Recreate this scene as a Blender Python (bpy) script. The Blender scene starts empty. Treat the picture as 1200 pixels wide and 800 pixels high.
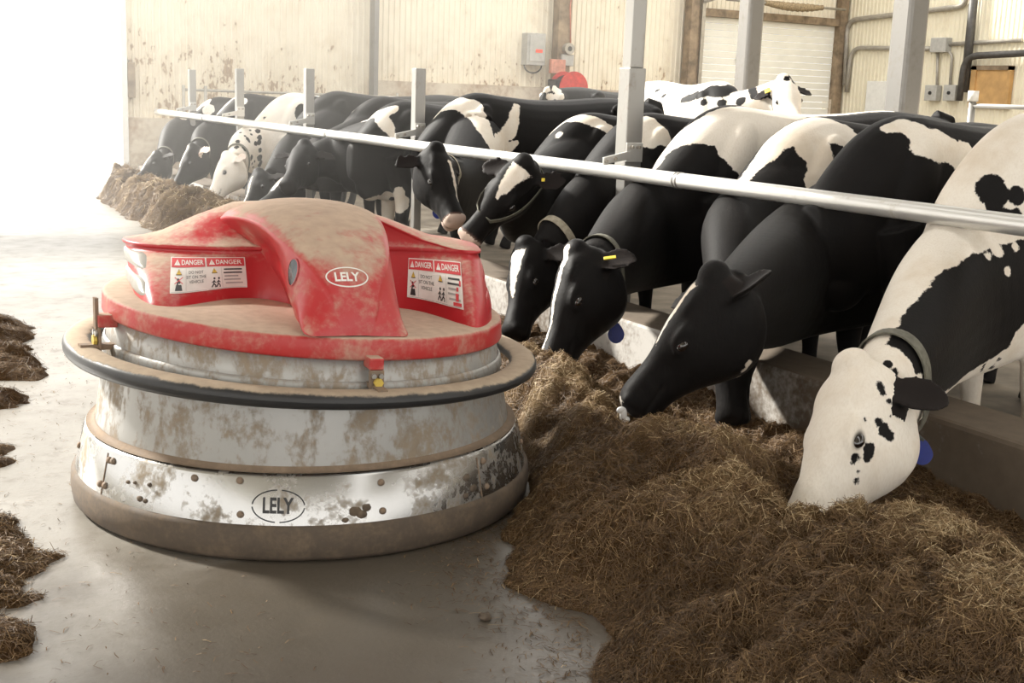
import bpy, bmesh, math, random
import numpy as np
from math import sin, cos, pi, radians, atan, atan2, sqrt
from mathutils import Vector, Matrix
from mathutils.bvhtree import BVHTree

random.seed(7); rng = np.random.default_rng(7)
SC = bpy.context.scene
COL = SC.collection

# ------------------------------------------------------------------ camera
# +Y runs along the feed alley towards the far door, +X towards the cows, Z up, metres
FPX, EYE = 1450.0, 1.45
YAW, PITCH, ROLL = radians(28.5), atan(288 / FPX), radians(2.2)
_r0 = np.array([cos(YAW), -sin(YAW), 0.0])
_f = np.array([sin(YAW) * cos(PITCH), cos(YAW) * cos(PITCH), -sin(PITCH)])
_u0 = np.cross(_r0, _f)
CR = cos(ROLL) * _r0 + sin(ROLL) * _u0
CU = -sin(ROLL) * _r0 + cos(ROLL) * _u0
CF = _f
CP = np.array([0.0, 0.0, EYE])
cd = bpy.data.cameras.new('camera'); cam = bpy.data.objects.new('camera', cd); COL.objects.link(cam)
cd.sensor_width = 36.0; cd.lens = FPX / 1200 * 36; cd.clip_start = 0.05; cd.clip_end = 300
cam.matrix_world = Matrix(((CR[0], CU[0], -CF[0], CP[0]), (CR[1], CU[1], -CF[1], CP[1]), (CR[2], CU[2], -CF[2], CP[2]), (0, 0, 0, 1)))
SC.camera = cam

# ------------------------------------------------------------------ world, light, exposure
wd = bpy.data.worlds.new('world'); SC.world = wd; wd.use_nodes = True
bg = wd.node_tree.nodes['Background']; bg.inputs[0].default_value = (1.0, 0.975, 0.93, 1); bg.inputs[1].default_value = 5.0
sd = bpy.data.lights.new('sun', 'SUN'); sd.energy = 27.0; sd.angle = radians(6); sd.color = (1, .96, .88)
sun = bpy.data.objects.new('sun', sd); COL.objects.link(sun)
sun.rotation_euler = Vector((0.42, -0.72, -0.52)).to_track_quat('-Z', 'Y').to_euler()
vs = SC.view_settings; vs.view_transform = 'Standard'; vs.look = 'None'; vs.exposure = -1.12; vs.gamma = 1.0; vs.use_curve_mapping = False

# ------------------------------------------------------------------ pixel helpers (photo pixels give a direction only)
def pxray(x, y): return CF + CR * (x - 600) / FPX + CU * (400 - y) / FPX
def onz(x, y, z=0.0): d = pxray(x, y); return CP + d * ((z - EYE) / d[2])
def onx(x, y, X): d = pxray(x, y); return CP + d * (X / d[0])
def ony(x, y, Y): d = pxray(x, y); return CP + d * (Y / d[1])
def unit(v): v = np.asarray(v, float); return v / np.linalg.norm(v)

# ------------------------------------------------------------------ mesh helpers
def world_loc(o):
    p = np.zeros(3)
    while o is not None: p = p + np.array(o.location); o = o.parent
    return p
def mesh_obj(name, V, Fc, mat, parent=None, smooth=True, midx=None, origin=None):
    V = np.asarray(V, float)
    if parent is not None: org = world_loc(parent)
    elif origin is not None: org = np.asarray(origin, float)
    else: org = np.array([(V[:, 0].min() + V[:, 0].max()) / 2, (V[:, 1].min() + V[:, 1].max()) / 2, V[:, 2].min()])
    me = bpy.data.meshes.new(name)
    me.from_pydata((V - org).tolist(), [], [tuple(f) for f in Fc])
    for m in (mat if isinstance(mat, (list, tuple)) else [mat]): me.materials.append(m)
    if midx is not None: me.polygons.foreach_set('material_index', np.asarray(midx, np.int32))
    if smooth: me.polygons.foreach_set('use_smooth', [True] * len(me.polygons))
    me.update()
    o = bpy.data.objects.new(name, me); COL.objects.link(o)
    if parent is not None: o.parent = parent
    else: o.location = org
    return o
def empty(name, loc):
    o = bpy.data.objects.new(name, None); COL.objects.link(o); o.location = tuple(float(v) for v in loc); o.empty_display_size = .1
    return o
def tag(o, label=None, cat=None, group=None, kind=None):
    if label: o['label'] = label
    if cat: o['category'] = cat
    if group: o['group'] = group
    if kind: o['kind'] = kind
    return o
class MB:
    def __init__(s): s.V = []; s.F = []; s.M = []
    def add(s, V, Fc, m=0):
        b = len(s.V); s.V.extend([tuple(map(float, v)) for v in V]); s.F.extend([tuple(i + b for i in f) for f in Fc]); s.M.extend([m] * len(Fc)); return s
    def box(s, lo, hi, m=0, R=None, c=None):
        V = [(x, y, z) for x in (lo[0], hi[0]) for y in (lo[1], hi[1]) for z in (lo[2], hi[2])]
        if R is not None: V = [np.asarray(c) + R @ np.asarray(v) for v in V]
        return s.add(V, [(0, 1, 3, 2), (4, 6, 7, 5), (0, 4, 5, 1), (2, 3, 7, 6), (0, 2, 6, 4), (1, 5, 7, 3)], m)
    def tube(s, P, r, n=12, m=0, cap=True):
        V, Fc = tube_vf(P, r, n, cap); return s.add(V, Fc, m)
    def build(s, name, mat, parent=None, smooth=False, origin=None, bevel=0):
        o = mesh_obj(name, s.V, s.F, mat, parent, smooth, s.M, origin)
        if bevel:
            b = o.modifiers.new('bevel', 'BEVEL'); b.width = bevel; b.segments = 2; b.limit_method = 'ANGLE'
        return o
def tube_vf(P, r, n=12, cap=True):
    P = np.asarray(P, float); r = np.broadcast_to(np.asarray(r, float), (len(P),))
    T = np.gradient(P, axis=0); T /= np.linalg.norm(T, axis=1)[:, None] + 1e-12
    ref = np.array([0, 0, 1.]) if abs(T[0][2]) < .9 else np.array([1., 0, 0])
    V = []; a = np.arange(n) * 2 * pi / n
    sd_ = np.cross(T[0], ref); sd_ /= np.linalg.norm(sd_)
    for p, t, q in zip(P, T, r):
        sd_ = sd_ - t * (sd_ @ t); sd_ /= np.linalg.norm(sd_); up = np.cross(sd_, t)
        V += [p + q * (cos(x) * sd_ + sin(x) * up) for x in a]
    return loft_faces(V, len(P), n, cap, P)
def loft_faces(V, m, n, cap=True, P=None):
    Fc = [(i * n + j, i * n + (j + 1) % n, (i + 1) * n + (j + 1) % n, (i + 1) * n + j) for i in range(m - 1) for j in range(n)]
    V = list(V)
    if cap:
        c0 = np.mean(V[:n], axis=0); c1 = np.mean(V[(m - 1) * n:m * n], axis=0)
        a = len(V); V += [c0, c1]
        Fc += [(a, (j + 1) % n, j) for j in range(n)] + [(a + 1, (m - 1) * n + j, (m - 1) * n + (j + 1) % n) for j in range(n)]
    return V, Fc
def lathe_vf(prof, n=96, c=(0, 0, 0), a0=0., a1=2 * pi):
    full = abs(a1 - a0 - 2 * pi) < 1e-6
    k = n if full else n + 1
    V = [(c[0] + r * cos(a0 + (a1 - a0) * j / n), c[1] + r * sin(a0 + (a1 - a0) * j / n), c[2] + z) for r, z in prof for j in range(k)]
    m = len(prof)
    Fc = [(i * k + j, i * k + (j + 1) % k, (i + 1) * k + (j + 1) % k, (i + 1) * k + j) for i in range(m - 1) for j in range(n)]
    return V, [tuple(reversed(f)) for f in Fc]
def crom(tab, m):
    tab = np.asarray(tab, float); x = np.linspace(0, len(tab) - 1, m); out = []
    for q in x:
        i = min(int(q), len(tab) - 2); f = q - i
        p0, p1, p2, p3 = tab[max(i - 1, 0)], tab[i], tab[i + 1], tab[min(i + 2, len(tab) - 1)]
        out.append(.5 * (2 * p1 + (p2 - p0) * f + (2 * p0 - 5 * p1 + 4 * p2 - p3) * f * f + (3 * p1 - p0 - 3 * p2 + p3) * f ** 3))
    return np.array(out)
# value noise in numpy
def _hash(i, j, k):
    h = (i.astype(np.int64) * 374761393 + j.astype(np.int64) * 668265263 + k.astype(np.int64) * 2147483647) & 0xffffffff
    h = ((h ^ (h >> 13)) * 1274126177) & 0xffffffff
    return ((h ^ (h >> 16)) & 0xffff) / 65535.0
def vnoise(x, y, z=None):
    z = np.zeros_like(x) if z is None else z
    i, j, k = np.floor(x), np.floor(y), np.floor(z); fx, fy, fz = x - i, y - j, z - k
    fx, fy, fz = [q * q * (3 - 2 * q) for q in (fx, fy, fz)]
    out = 0
    for a in (0, 1):
        for b in (0, 1):
            for c in (0, 1):
                out = out + _hash(i + a, j + b, k + c) * (fx if a else 1 - fx) * (fy if b else 1 - fy) * (fz if c else 1 - fz)
    return out
def sstep(a, b, x): t = np.clip((x - a) / (b - a), 0, 1); return t * t * (3 - 2 * t)

# ------------------------------------------------------------------ materials
def new_mat(name):
    m = bpy.data.materials.new(name); m.use_nodes = True; nt = m.node_tree
    return m, nt, nt.nodes['Principled BSDF']
def N(nt, t, **kw):
    n = nt.nodes.new(t)
    for k, v in kw.items(): setattr(n, k, v)
    return n
def noise(nt, scale, detail=4, rough=.55, vec=None, dist=0):
    n = N(nt, 'ShaderNodeTexNoise'); n.inputs['Scale'].default_value = scale; n.inputs['Detail'].default_value = detail
    n.inputs['Roughness'].default_value = rough; n.inputs['Distortion'].default_value = dist
    if vec is not None: nt.links.new(vec, n.inputs['Vector'])
    return n
def ramp(nt, fac, stops):
    r = N(nt, 'ShaderNodeValToRGB'); nt.links.new(fac, r.inputs[0]); e = r.color_ramp.elements
    while len(e) < len(stops): e.new(.5)
    for q, (p, c) in zip(e, stops): q.position = p; q.color = (*c, 1) if len(c) == 3 else c
    return r.outputs[0]
def mix(nt, fac, a, b):
    m = N(nt, 'ShaderNodeMix', data_type='RGBA')
    for s, v in ((m.inputs[0], fac), (m.inputs[6], a), (m.inputs[7], b)):
        if isinstance(v, (int, float)): s.default_value = v
        elif isinstance(v, tuple): s.default_value = (*v, 1)
        else: nt.links.new(v, s)
    return m.outputs[2]
def mth(nt, op, a, b=None, clamp=False):
    m = N(nt, 'ShaderNodeMath', operation=op, use_clamp=clamp)
    for s, v in ((m.inputs[0], a), (m.inputs[1], b)):
        if v is None: continue
        if isinstance(v, (int, float)): s.default_value = v
        else: nt.links.new(v, s)
    return m.outputs[0]
def bump(nt, bs, h, strength=.3, dist=.01):
    b = N(nt, 'ShaderNodeBump'); b.inputs['Strength'].default_value = strength; b.inputs['Distance'].default_value = dist
    nt.links.new(h, b.inputs['Height']); nt.links.new(b.outputs[0], bs.inputs['Normal'])
def objvec(nt): return N(nt, 'ShaderNodeTexCoord').outputs['Object']
def mapping(nt, vec, sc):
    m = N(nt, 'ShaderNodeMapping'); m.inputs['Scale'].default_value = sc; nt.links.new(vec, m.inputs[0]); return m.outputs[0]
def worldpos(nt): return N(nt, 'ShaderNodeNewGeometry').outputs['Position']
def plain(name, col, rough=.6, metal=0., var=.12, scale=14, bmp=.0, spec=.5):
    m, nt, b = new_mat(name); v = objvec(nt); n = noise(nt, scale, 4, vec=v)
    d = tuple(max(0, c * (1 - var * 1.6)) for c in col); l = tuple(min(1, c * (1 + var)) for c in col)
    nt.links.new(ramp(nt, n.outputs[0], [(.3, d), (.7, l)]), b.inputs['Base Color'])
    b.inputs['Roughness'].default_value = rough; b.inputs['Metallic'].default_value = metal; b.inputs['Specular IOR Level'].default_value = spec
    if bmp: bump(nt, b, n.outputs[0], bmp, .004)
    return m
def dirty(name, base, dirt, lo, hi, scale=9, rough=(.4, .9), metal=0., up=0., fine=60, bmp=.15, base2=None, stretch=(1, 1, 1)):
    """base material with dirt that lies in patches and on upward faces"""
    m, nt, b = new_mat(name); v = mapping(nt, objvec(nt), stretch)
    n1 = noise(nt, scale, 6, .62, v, .3); n2 = noise(nt, fine, 4, .6, v)
    f = mth(nt, 'ADD', mth(nt, 'MULTIPLY', n1.outputs[0], .72), mth(nt, 'MULTIPLY', n2.outputs[0], .28))
    if up:
        nz = N(nt, 'ShaderNodeSeparateXYZ'); nt.links.new(N(nt, 'ShaderNodeNewGeometry').outputs['Normal'], nz.inputs[0])
        f = mth(nt, 'ADD', f, mth(nt, 'MULTIPLY', mth(nt, 'POWER', mth(nt, 'MAXIMUM', nz.outputs[2], 0.), 3.), up))
    mr = N(nt, 'ShaderNodeMapRange', interpolation_type='SMOOTHSTEP'); nt.links.new(f, mr.inputs[0]); mr.inputs[1].default_value = lo; mr.inputs[2].default_value = hi
    k = mr.outputs[0]
    bc = base
    if base2: bc = mix(nt, noise(nt, scale * .5, 3, vec=v).outputs[0], base, base2)
    dn = noise(nt, fine * .5, 3, vec=v)
    dc = mix(nt, dn.outputs[0], tuple(c * .72 for c in dirt), tuple(min(1, c * 1.2) for c in dirt))
    nt.links.new(mix(nt, k, bc, dc), b.inputs['Base Color'])
    nt.links.new(mth(nt, 'ADD', mth(nt, 'MULTIPLY', k, rough[1] - rough[0]), rough[0]), b.inputs['Roughness'])
    if metal: nt.links.new(mth(nt, 'MULTIPLY', mth(nt, 'SUBTRACT', 1., k), metal), b.inputs['Metallic'])
    if bmp: bump(nt, b, mth(nt, 'ADD', k, mth(nt, 'MULTIPLY', n2.outputs[0], .3)), bmp, .004)
    return m

M = {}
def concrete():
    m, nt, b = new_mat('alley_concrete'); v = worldpos(nt)
    n1 = noise(nt, .9, 6, .6, v, .4); n2 = noise(nt, 7, 5, .65, v); n3 = noise(nt, 60, 3, .6, v)
    c = ramp(nt, n1.outputs[0], [(.3, (.16, .145, .12)), (.52, (.24, .222, .195)), (.72, (.33, .31, .275))])
    sp = N(nt, 'ShaderNodeSeparateXYZ'); nt.links.new(v, sp.inputs[0])       # brown floor film, with the near floor's shade painted into its colour
    film_shade = mth(nt, 'ADD', mth(nt, 'SUBTRACT', mth(nt, 'MULTIPLY', sp.outputs[0], .55), mth(nt, 'MULTIPLY', sp.outputs[1], .5)), mth(nt, 'MULTIPLY', mth(nt, 'SUBTRACT', noise(nt, 1.6, 5, .6, v, .5).outputs[0], .5), 1.6))
    c = mix(nt, mth(nt, 'MULTIPLY', sub_step(nt, film_shade, -1.85, -1.15), .90), c, (.074, .060, .044))
    c = mix(nt, mth(nt, 'MULTIPLY', sub_step(nt, n2.outputs[0], .52, .72), .55), c, (.10, .08, .058))
    c = mix(nt, mth(nt, 'MULTIPLY', sub_step(nt, n3.outputs[0], .62, .72), .6), c, (.08, .06, .04))
    nt.links.new(c, b.inputs['Base Color'])
    nt.links.new(mth(nt, 'ADD', mth(nt, 'MULTIPLY', n2.outputs[0], .34), .20), b.inputs['Roughness']); b.inputs['Specular IOR Level'].default_value = .75
    bump(nt, b, mth(nt, 'ADD', n3.outputs[0], mth(nt, 'MULTIPLY', n2.outputs[0], 1.5)), .12, .006)
    return m
def sub_step(nt, val, a, bb):
    mr = N(nt, 'ShaderNodeMapRange', interpolation_type='SMOOTHSTEP'); nt.links.new(val, mr.inputs[0]); mr.inputs[1].default_value = a; mr.inputs[2].default_value = bb
    return mr.outputs[0]
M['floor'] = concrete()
M['ground'] = plain('yard_gravel', (.62, .60, .55), .9, var=.15, scale=4)
M['cowfloor'] = plain('barn_slab', (.26, .22, .17), .8, var=.3, scale=3)
M['bunk'] = dirty('bunk_concrete', (.44, .42, .39), (.13, .10, .072), .44, .64, 1.5, (.75, .95), up=.25, fine=30, bmp=.25)
def bunk_dirt_shade():
    nt = M['bunk'].node_tree; mr = next(n for n in nt.nodes if n.type == 'MAP_RANGE'); src = mr.inputs[0].links[0].from_socket
    sp = N(nt, 'ShaderNodeSeparateXYZ'); nt.links.new(worldpos(nt), sp.inputs[0]); g = sub_step(nt, sp.outputs[1], 5.2, 4.0)
    nt.links.new(mth(nt, 'ADD', src, mth(nt, 'MULTIPLY', g, .14)), mr.inputs[0])      # dirt on the near stretch, deepened with painted shade
bunk_dirt_shade()
def wallmat(name, base, zlo, zhi, thr):
    m, nt, b = new_mat(name); v = worldpos(nt)
    sep = N(nt, 'ShaderNodeSeparateXYZ'); nt.links.new(v, sep.inputs[0])
    n1 = noise(nt, 3.2, 5, .7, mapping(nt, v, (1, 1, .7)), .2); n2 = noise(nt, 16, 3, .6, mapping(nt, v, (1, 1, .45)))
    hz = mth(nt, 'SUBTRACT', 1., sub_step(nt, sep.outputs[2], zlo, zhi))
    f = mth(nt, 'ADD', mth(nt, 'ADD', mth(nt, 'MULTIPLY', n1.outputs[0], .5), mth(nt, 'MULTIPLY', n2.outputs[0], .5)), mth(nt, 'MULTIPLY', hz, .10))
    k = mth(nt, 'MULTIPLY', sub_step(nt, f, thr, thr + .05), .85)
    wash = mth(nt, 'MULTIPLY', sub_step(nt, mth(nt, 'ADD', n1.outputs[0], mth(nt, 'MULTIPLY', hz, .18)), .48, .75), .35)
    c = mix(nt, wash, base, (.52, .42, .28)); c = mix(nt, k, c, (.30, .19, .10))
    nt.links.new(c, b.inputs['Base Color']); b.inputs['Roughness'].default_value = .55
    return m
M['endwall'] = wallmat('painted_steel_end', (.80, .73, .59), 1.2, 2.6, .625)
M['sidewall'] = wallmat('painted_steel_side', (.78, .72, .56), .5, 1.4, .80)
M['baseconc'] = dirty('base_concrete', (.62, .55, .44), (.33, .22, .14), .40, .68, 1.6, (.8, .95), fine=14)
M['wood'] = plain('weathered_wood', (.27, .20, .13), .8, var=.35, scale=6, bmp=.2)
M['woodlight'] = plain('ply_wood', (.55, .33, .13), .7, var=.15, scale=5)
M['galv'] = dirty('galvanized_steel', (.36, .35, .33), (.24, .20, .155), .52, .74, 5, (.38, .8), metal=.55, fine=40, bmp=.08)
M['railgalv'] = dirty('rail_galvanized', (.66, .65, .62), (.46, .41, .33), .56, .76, 6, (.34, .7), metal=.5, fine=50, bmp=.08)
M['column'] = dirty('column_steel', (.25, .24, .225), (.17, .145, .115), .50, .75, 3, (.45, .8), metal=.5, fine=20, bmp=.05)
M['pipe'] = plain('conduit_grey', (.40, .37, .32), .5, metal=.4, var=.12)
M['darkpipe'] = plain('black_pipe', (.06, .055, .05), .5, var=.2)
M['doorwhite'] = plain('roll_door_white', (.80, .78, .70), .5, var=.05, scale=2)
M['boxgrey'] = plain('box_grey', (.42, .41, .38), .5, var=.1)
M['white'] = plain('white_plastic', (.78, .77, .73), .5, var=.05)
M['redreel'] = plain('reel_red', (.52, .03, .025), .4, var=.2)
M['pink'] = plain('faded_red', (.55, .24, .17), .6, var=.2)
M['black'] = plain('black_rubber', (.015, .015, .016), .5, var=.2)
M['rope'] = plain('tan_rope', (.33, .25, .15), .9, var=.4, scale=60, bmp=.5)
m_, nt_, b_ = new_mat('red_display'); b_.inputs['Base Color'].default_value = (.6, .05, .03, 1); b_.inputs['Emission Color'].default_value = (1, .12, .05, 1); b_.inputs['Emission Strength'].default_value = .8; M['led'] = m_
M['roof'] = plain('roof_sheet', (.62, .60, .55), .6, var=.1, scale=1)

# ------------------------------------------------------------------ the setting
XW0, XW1, ZW = 3.60, 3.94, 0.315       # feed bunk wall: faces and top
YE, XS = 18.0, 16.5                     # end wall, side wall
FLC = -0.08                             # floor on the cows' side
def struct(mb, name, mat, parent=None, **k):
    o = mb.build(name, mat, parent, **k)
    if parent is None: o['kind'] = 'structure'
    return o
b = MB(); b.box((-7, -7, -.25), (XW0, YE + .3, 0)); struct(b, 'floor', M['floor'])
b = MB(); b.box((XW1, -7, -.35), (XS, YE, FLC)); o = struct(b, 'floor', M['cowfloor'])
b = MB(); b.box((-80, -60, -.4), (80, 120, -.36)); o = struct(b, 'ground', M['ground'])
b = MB(); b.box((-40, YE + .3, -.3), (30, 90, -.02)); o = struct(b, 'ground', M['ground'])
b = MB(); b.box((XW0, -7, -.3), (XW1, YE - .3, ZW)); o = struct(b, 'wall_bunk', M['bunk'], bevel=.02)
def ribbed(x0, x1, z0, z1, f, step=.092, dep=.016):
    """vertical ribs: f(u, d, z) maps along, outwards, up"""
    prof = []; u = x0
    while u < x1:
        prof += [(u, 0), (u + step * .50, 0), (u + step * .62, dep), (u + step * .88, dep)]; u += step
    prof.append((x1, 0))
    V = [f(u, d, z) for z in (z0, z1) for u, d in prof]; n = len(prof)
    return V, [(i, i + 1, n + i + 1, n + i) for i in range(n - 1)]
DX0, DX1, DZ = 13.15, 16.28, 2.92      # roll-up door
mb = MB()
fe = lambda u, d, z: (u, YE - d, z)
for (xa, xb, za, zb) in ((3.47, 7.1, .95, 4.6), (7.1, DX0, 1.6, 4.6), (DX0, DX1, DZ, 4.6), (DX1, XS, 1.6, 4.6)):
    mb.add(*ribbed(xa, xb, za, zb, fe))
struct(mb, 'wall_end', M['endwall'], origin=(3.47, YE, 0))
mb = MB(); mb.box((3.47, YE - .10, -.3), (7.1, YE + .15, .95)); mb.box((7.1, YE - .10, -.3), (DX0, YE + .15, 1.6)); mb.box((DX1, YE - .10, -.3), (XS, YE + .15, 1.6))
struct(mb, 'wall_end_base', M['baseconc'])
mb = MB(); mb.box((-7, YE - .02, 0), (-2.2, YE + .1, 4.6)); mb.box((-2.2, YE - .02, 4.1), (3.47, YE + .1, 4.6)); struct(mb, 'wall_end_alley', M['sidewall'])
mb = MB(); mb.add(*ribbed(-7, YE, 1.0, 4.6, lambda u, d, z: (XS - d, u, z))); struct(mb, 'wall_side', M['sidewall'])
mb = MB(); mb.box((XS - .08, -7, -.3), (XS + .15, YE, 1.0)); struct(mb, 'wall_side_base', M['baseconc'])
mb = MB(); mb.box((-7.2, -7, -.2), (-7, YE, .9)); struct(mb, 'wall_left', M['sidewall'])
# unseen roof; its strips and open far end are shaped to steer daylight
mb = MB()
for xa, xb in ((-7.2, 2.0), (3.2, 6.4), (7.8, 10.4), (12.2, 16.6)):
    mb.box((xa, -7, 4.6), (xb, 9.6, 4.7))
mb.box((-7.2, 17.2, 4.6), (16.6, YE + .2, 4.7))
struct(mb, 'ceiling', M['roof'])
# roll-up door
b = MB(); b.box((6.85, -7, FLC - .05), (12.5, 13.6, .12)); struct(b, 'stall_platform', M['cowfloor'])
d1 = empty('door_1', (14.7, YE, 0)); d1['kind'] = 'structure'
zz = FLC
while zz < DZ - .02:
    s = MB(); s.box((DX0, YE - .03, zz), (DX1, YE + .02, min(zz + .112, DZ))); s.build('slat', M['doorwhite'], d1, bevel=.008); zz += .116
s = MB(); s.box((DX0 - .14, YE - .16, 0), (DX0, YE - .02, DZ + .1)); s.build('door_frame', M['wood'], d1)
s = MB(); s.box((DX1, YE - .16, 0), (DX1 + .18, YE - .02, 4.6)); s.build('door_frame', M['wood'], d1)
s = MB(); s.box((DX0, YE - .14, DZ), (DX1, YE - .02, DZ + .13)); s.build('lintel', M['wood'], d1)
s = MB(); s.box((DX0 - .02, YE - .2, 1.0), (DX0 + .05, YE - .1, 3.3)); s.build('track', M['pipe'], d1)
s = MB(); s.tube([(DX0, YE - .2, 3.15), (DX0 + .8, YE - .9, 3.5), (DX0 + 1.6, YE - 1.6, 3.62)], .035, 8); s.build('track_arm', M['pipe'], d1)
# latch on the door: a diamond plate
s = MB(); s.add([(14.02, YE - .05, 2.22), (14.08, YE - .05, 2.1), (14.14, YE - .05, 2.22), (14.08, YE - .05, 2.34), (14.08, YE - .08, 2.22)], [(0, 1, 4), (1, 2, 4), (2, 3, 4), (3, 0, 4)]); s.build('latch', M['pipe'], d1)
s = MB(); s.tube([(13.5, YE - .35, 3.2), (16.2, YE - .35, 3.2)], .022, 8); t = s.build('torsion_bar', M['pipe'], d1, smooth=True)
s = MB(); q = np.linspace(0, 1, 24); s.tube(np.stack([14.35 + 1.3 * q, 0 * q + YE - .35, 3.2 - .03 * np.sin(pi * q)], 1), .075 * (np.sin(pi * np.clip(q, .06, .94)) ** .3) * (1 + .1 * np.sin(q * 70)), 12); s.build('wrapped_rope', M['rope'], d1, smooth=True)
# wall posts
for nm, x, w, z0, mt, lab in (('wall_post', 7.12, .075, 1.0, 'column', 'dark steel post on the spattered ribbed end wall, left of the control box'),
                          ('wall_post', 10.36, .24, 0, 'wood', 'broad weathered wooden post behind the red hose reel'),
                          ('wall_post', DX0 - .24, .16, 0, 'wood', 'weathered wooden post at the left edge of the roll-up door')):
    s = MB(); s.box((x - w / 2, YE - .30, z0 if z0 else -.1), (x + w / 2, YE - .10, 4.6)); o = s.build(nm, M[mt], bevel=.008); tag(o, lab, 'post')

# ------------------------------------------------------------------ neck rail and its posts
XR, ZR, RR = 3.83, 1.05, .040
rail = empty('neck_rail', (XR, 10, 0)); tag(rail, 'long galvanized pipe rail running above the necks of the feeding cows', 'rail')
s = MB(); s.tube([(XR, y, ZR) for y in np.linspace(-6.8, 17.5, 50)], RR, 20); s.build('pipe', M['railgalv'], rail, smooth=True)
for y in (4.0 + 1.28, 10.6, 14.9):
    for dy in (0, .028):
        s = MB(); s.tube([(XR, y + dy, ZR), (XR, y + dy + .012, ZR)], RR + .003, 20); s.build('pipe_joint', M['galv'], rail, smooth=True)
PX = 4.02
posts = [(6.08, 4.6, 'tall galvanized post with a sleeve, standing behind the rail left of the white shouldered cow'),
         (9.10, 1.66, 'short galvanized post behind the red machine, between two black and white cows'),
         (11.72, 1.66, 'short galvanized post behind the rail at the white headed far cow'), (14.12, 1.66, 'short galvanized post behind the rail, second from the far end'),
         (16.3, 1.62, 'short galvanized post at the far end of the pipe rail')]
for y, ztop, lab in posts:
    e = empty('rail_post', (PX, y, FLC)); tag(e, lab, 'post', 'posts of the pipe rail'); hw = .056 if ztop > 2 else .043; lw = hw - .011
    s = MB(); s.box((PX - lw, y - lw, FLC), (PX + lw, y + lw, 1.15)); s.build('lower_post', M['galv'], e, bevel=.006)
    s = MB(); s.box((PX - hw, y - hw, 1.06), (PX + hw, y + hw, min(ztop, 1.63))); s.build('sleeve', M['galv'], e, bevel=.006)
    if ztop > 2:
        s = MB(); s.box((PX - lw, y - lw, 1.63), (PX + lw, y + lw, 4.6)); s.build('upper_post', M['galv'], e, bevel=.006)
    yb = y - hw - .001
    s = MB(); s.add([(PX - .03, yb - .012, 1.165), (PX - .03, yb - .012, 1.115), (XR - .03, yb - .03, 1.085), (XR - .03, yb - .03, 1.125), (PX - .03, yb, 1.165), (PX - .03, yb, 1.115), (XR - .03, yb - .015, 1.085), (XR - .03, yb - .015, 1.125)],
                    [(0, 1, 2, 3), (7, 6, 5, 4), (0, 3, 7, 4), (1, 5, 6, 2), (0, 4, 5, 1), (3, 2, 6, 7)]); s.box((PX - hw, yb - .010, 1.10), (PX + hw, yb, 1.21)); br = s.build('bracket', M['railgalv'], e, bevel=.003)
    for bx, bz in ((PX - .028, 1.185), (PX + .018, 1.185), (XR + .05, 1.12), (XR - .01, 1.105)):
        s = MB(); s.tube([(bx, yb - .036, bz), (bx, yb - .008, bz)], .010, 6); s.build('bolt', M['pipe'], br)
for (x, y, w, lab) in ((*onx(875, 92, 8.15)[:2], .19, 'grey steel roof column behind the spotted cow, in front of the roll-up door'), (*onx(1058, 110, 7.2)[:2], .20, 'broad grey steel roof column behind the white backs of the cows')):
    s = MB(); s.box((x - w / 2, y - w / 2, FLC), (x + w / 2, y + w / 2, 4.6)); o = s.build('roof_column', M['column'], bevel=.03); tag(o, lab, 'column')

# ------------------------------------------------------------------ small things on the walls
def wall_box(name, lo, hi, mat, label, cat, bev=.01, parts=None):
    e = empty(name, ((lo[0] + hi[0]) / 2, (lo[1] + hi[1]) / 2, lo[2])); tag(e, label, cat)
    s = MB(); s.box(lo, hi); s.build('housing', M[mat], e, bevel=bev)
    return e
c0 = ony(628, 57, YE - .2)
e = wall_box('control_box', (c0[0] - .17, YE - .22, c0[2] - .26), (c0[0] + .17, YE - .02, c0[2] + .24), 'boxgrey', 'grey electric control box with a red display on the ribbed end wall', 'box')
s = MB(); s.box((c0[0] - .13, YE - .235, c0[2] - .2), (c0[0] + .13, YE - .219, c0[2] + .2)); s.build('cover', M['boxgrey'], e, bevel=.004)
s = MB(); s.box((c0[0] - .02, YE - .242, c0[2] - .06), (c0[0] + .10, YE - .234, c0[2] - .01)); s.build('display', M['led'], e)
q = np.linspace(0, pi, 14)
s = MB(); s.tube(np.stack([c0[0] + .16 * np.cos(q), 0 * q + YE - .12, c0[2] - .26 - .12 * np.sin(q)], 1), .012, 6); s.build('cable', M['darkpipe'], e, smooth=True)
gx = 10.36
e = empty('valve_gauge', (gx + .05, YE - .36, 2.15)); tag(e, 'small round valve gauge on the broad wooden wall post', 'gauge')
s = MB(); s.tube([(gx + .05, YE - .40, 2.22), (gx + .05, YE - .30, 2.22)], .09, 16); s.build('dial', M['pipe'], e)
s = MB(); s.tube([(gx + .05, YE - .405, 2.22), (gx + .05, YE - .402, 2.22)], .04, 12); s.build('face', M['darkpipe'], e)
s = MB(); s.box((gx - .06, YE - .36, 1.95), (gx + .16, YE - .30, 2.13)); s.build('valve_body', M['boxgrey'], e, bevel=.01)
s = MB(); s.tube([(gx + .1, YE - .33, 2.3), (gx + .06, YE - .33, 2.9), (gx + .16, YE - .33, 3.6)], .012, 6); s.build('cord', M['pink'], e, smooth=True)
e = empty('hose_reel', (10.62, YE - .55, 1.2)); tag(e, 'red round hose reel hanging on the broad wooden wall post', 'hose reel')
rc = ony(664, 97, YE - .55)
for yo in (-.16, .16):
    s = MB(); V, Fc = tube_vf([(rc[0] + .04, rc[1] + yo - .012, rc[2] - .08), (rc[0] + .04, rc[1] + yo + .012, rc[2] - .08)], .26, 28); s.add(V, Fc); s.build('flange', M['redreel'], e)
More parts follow.
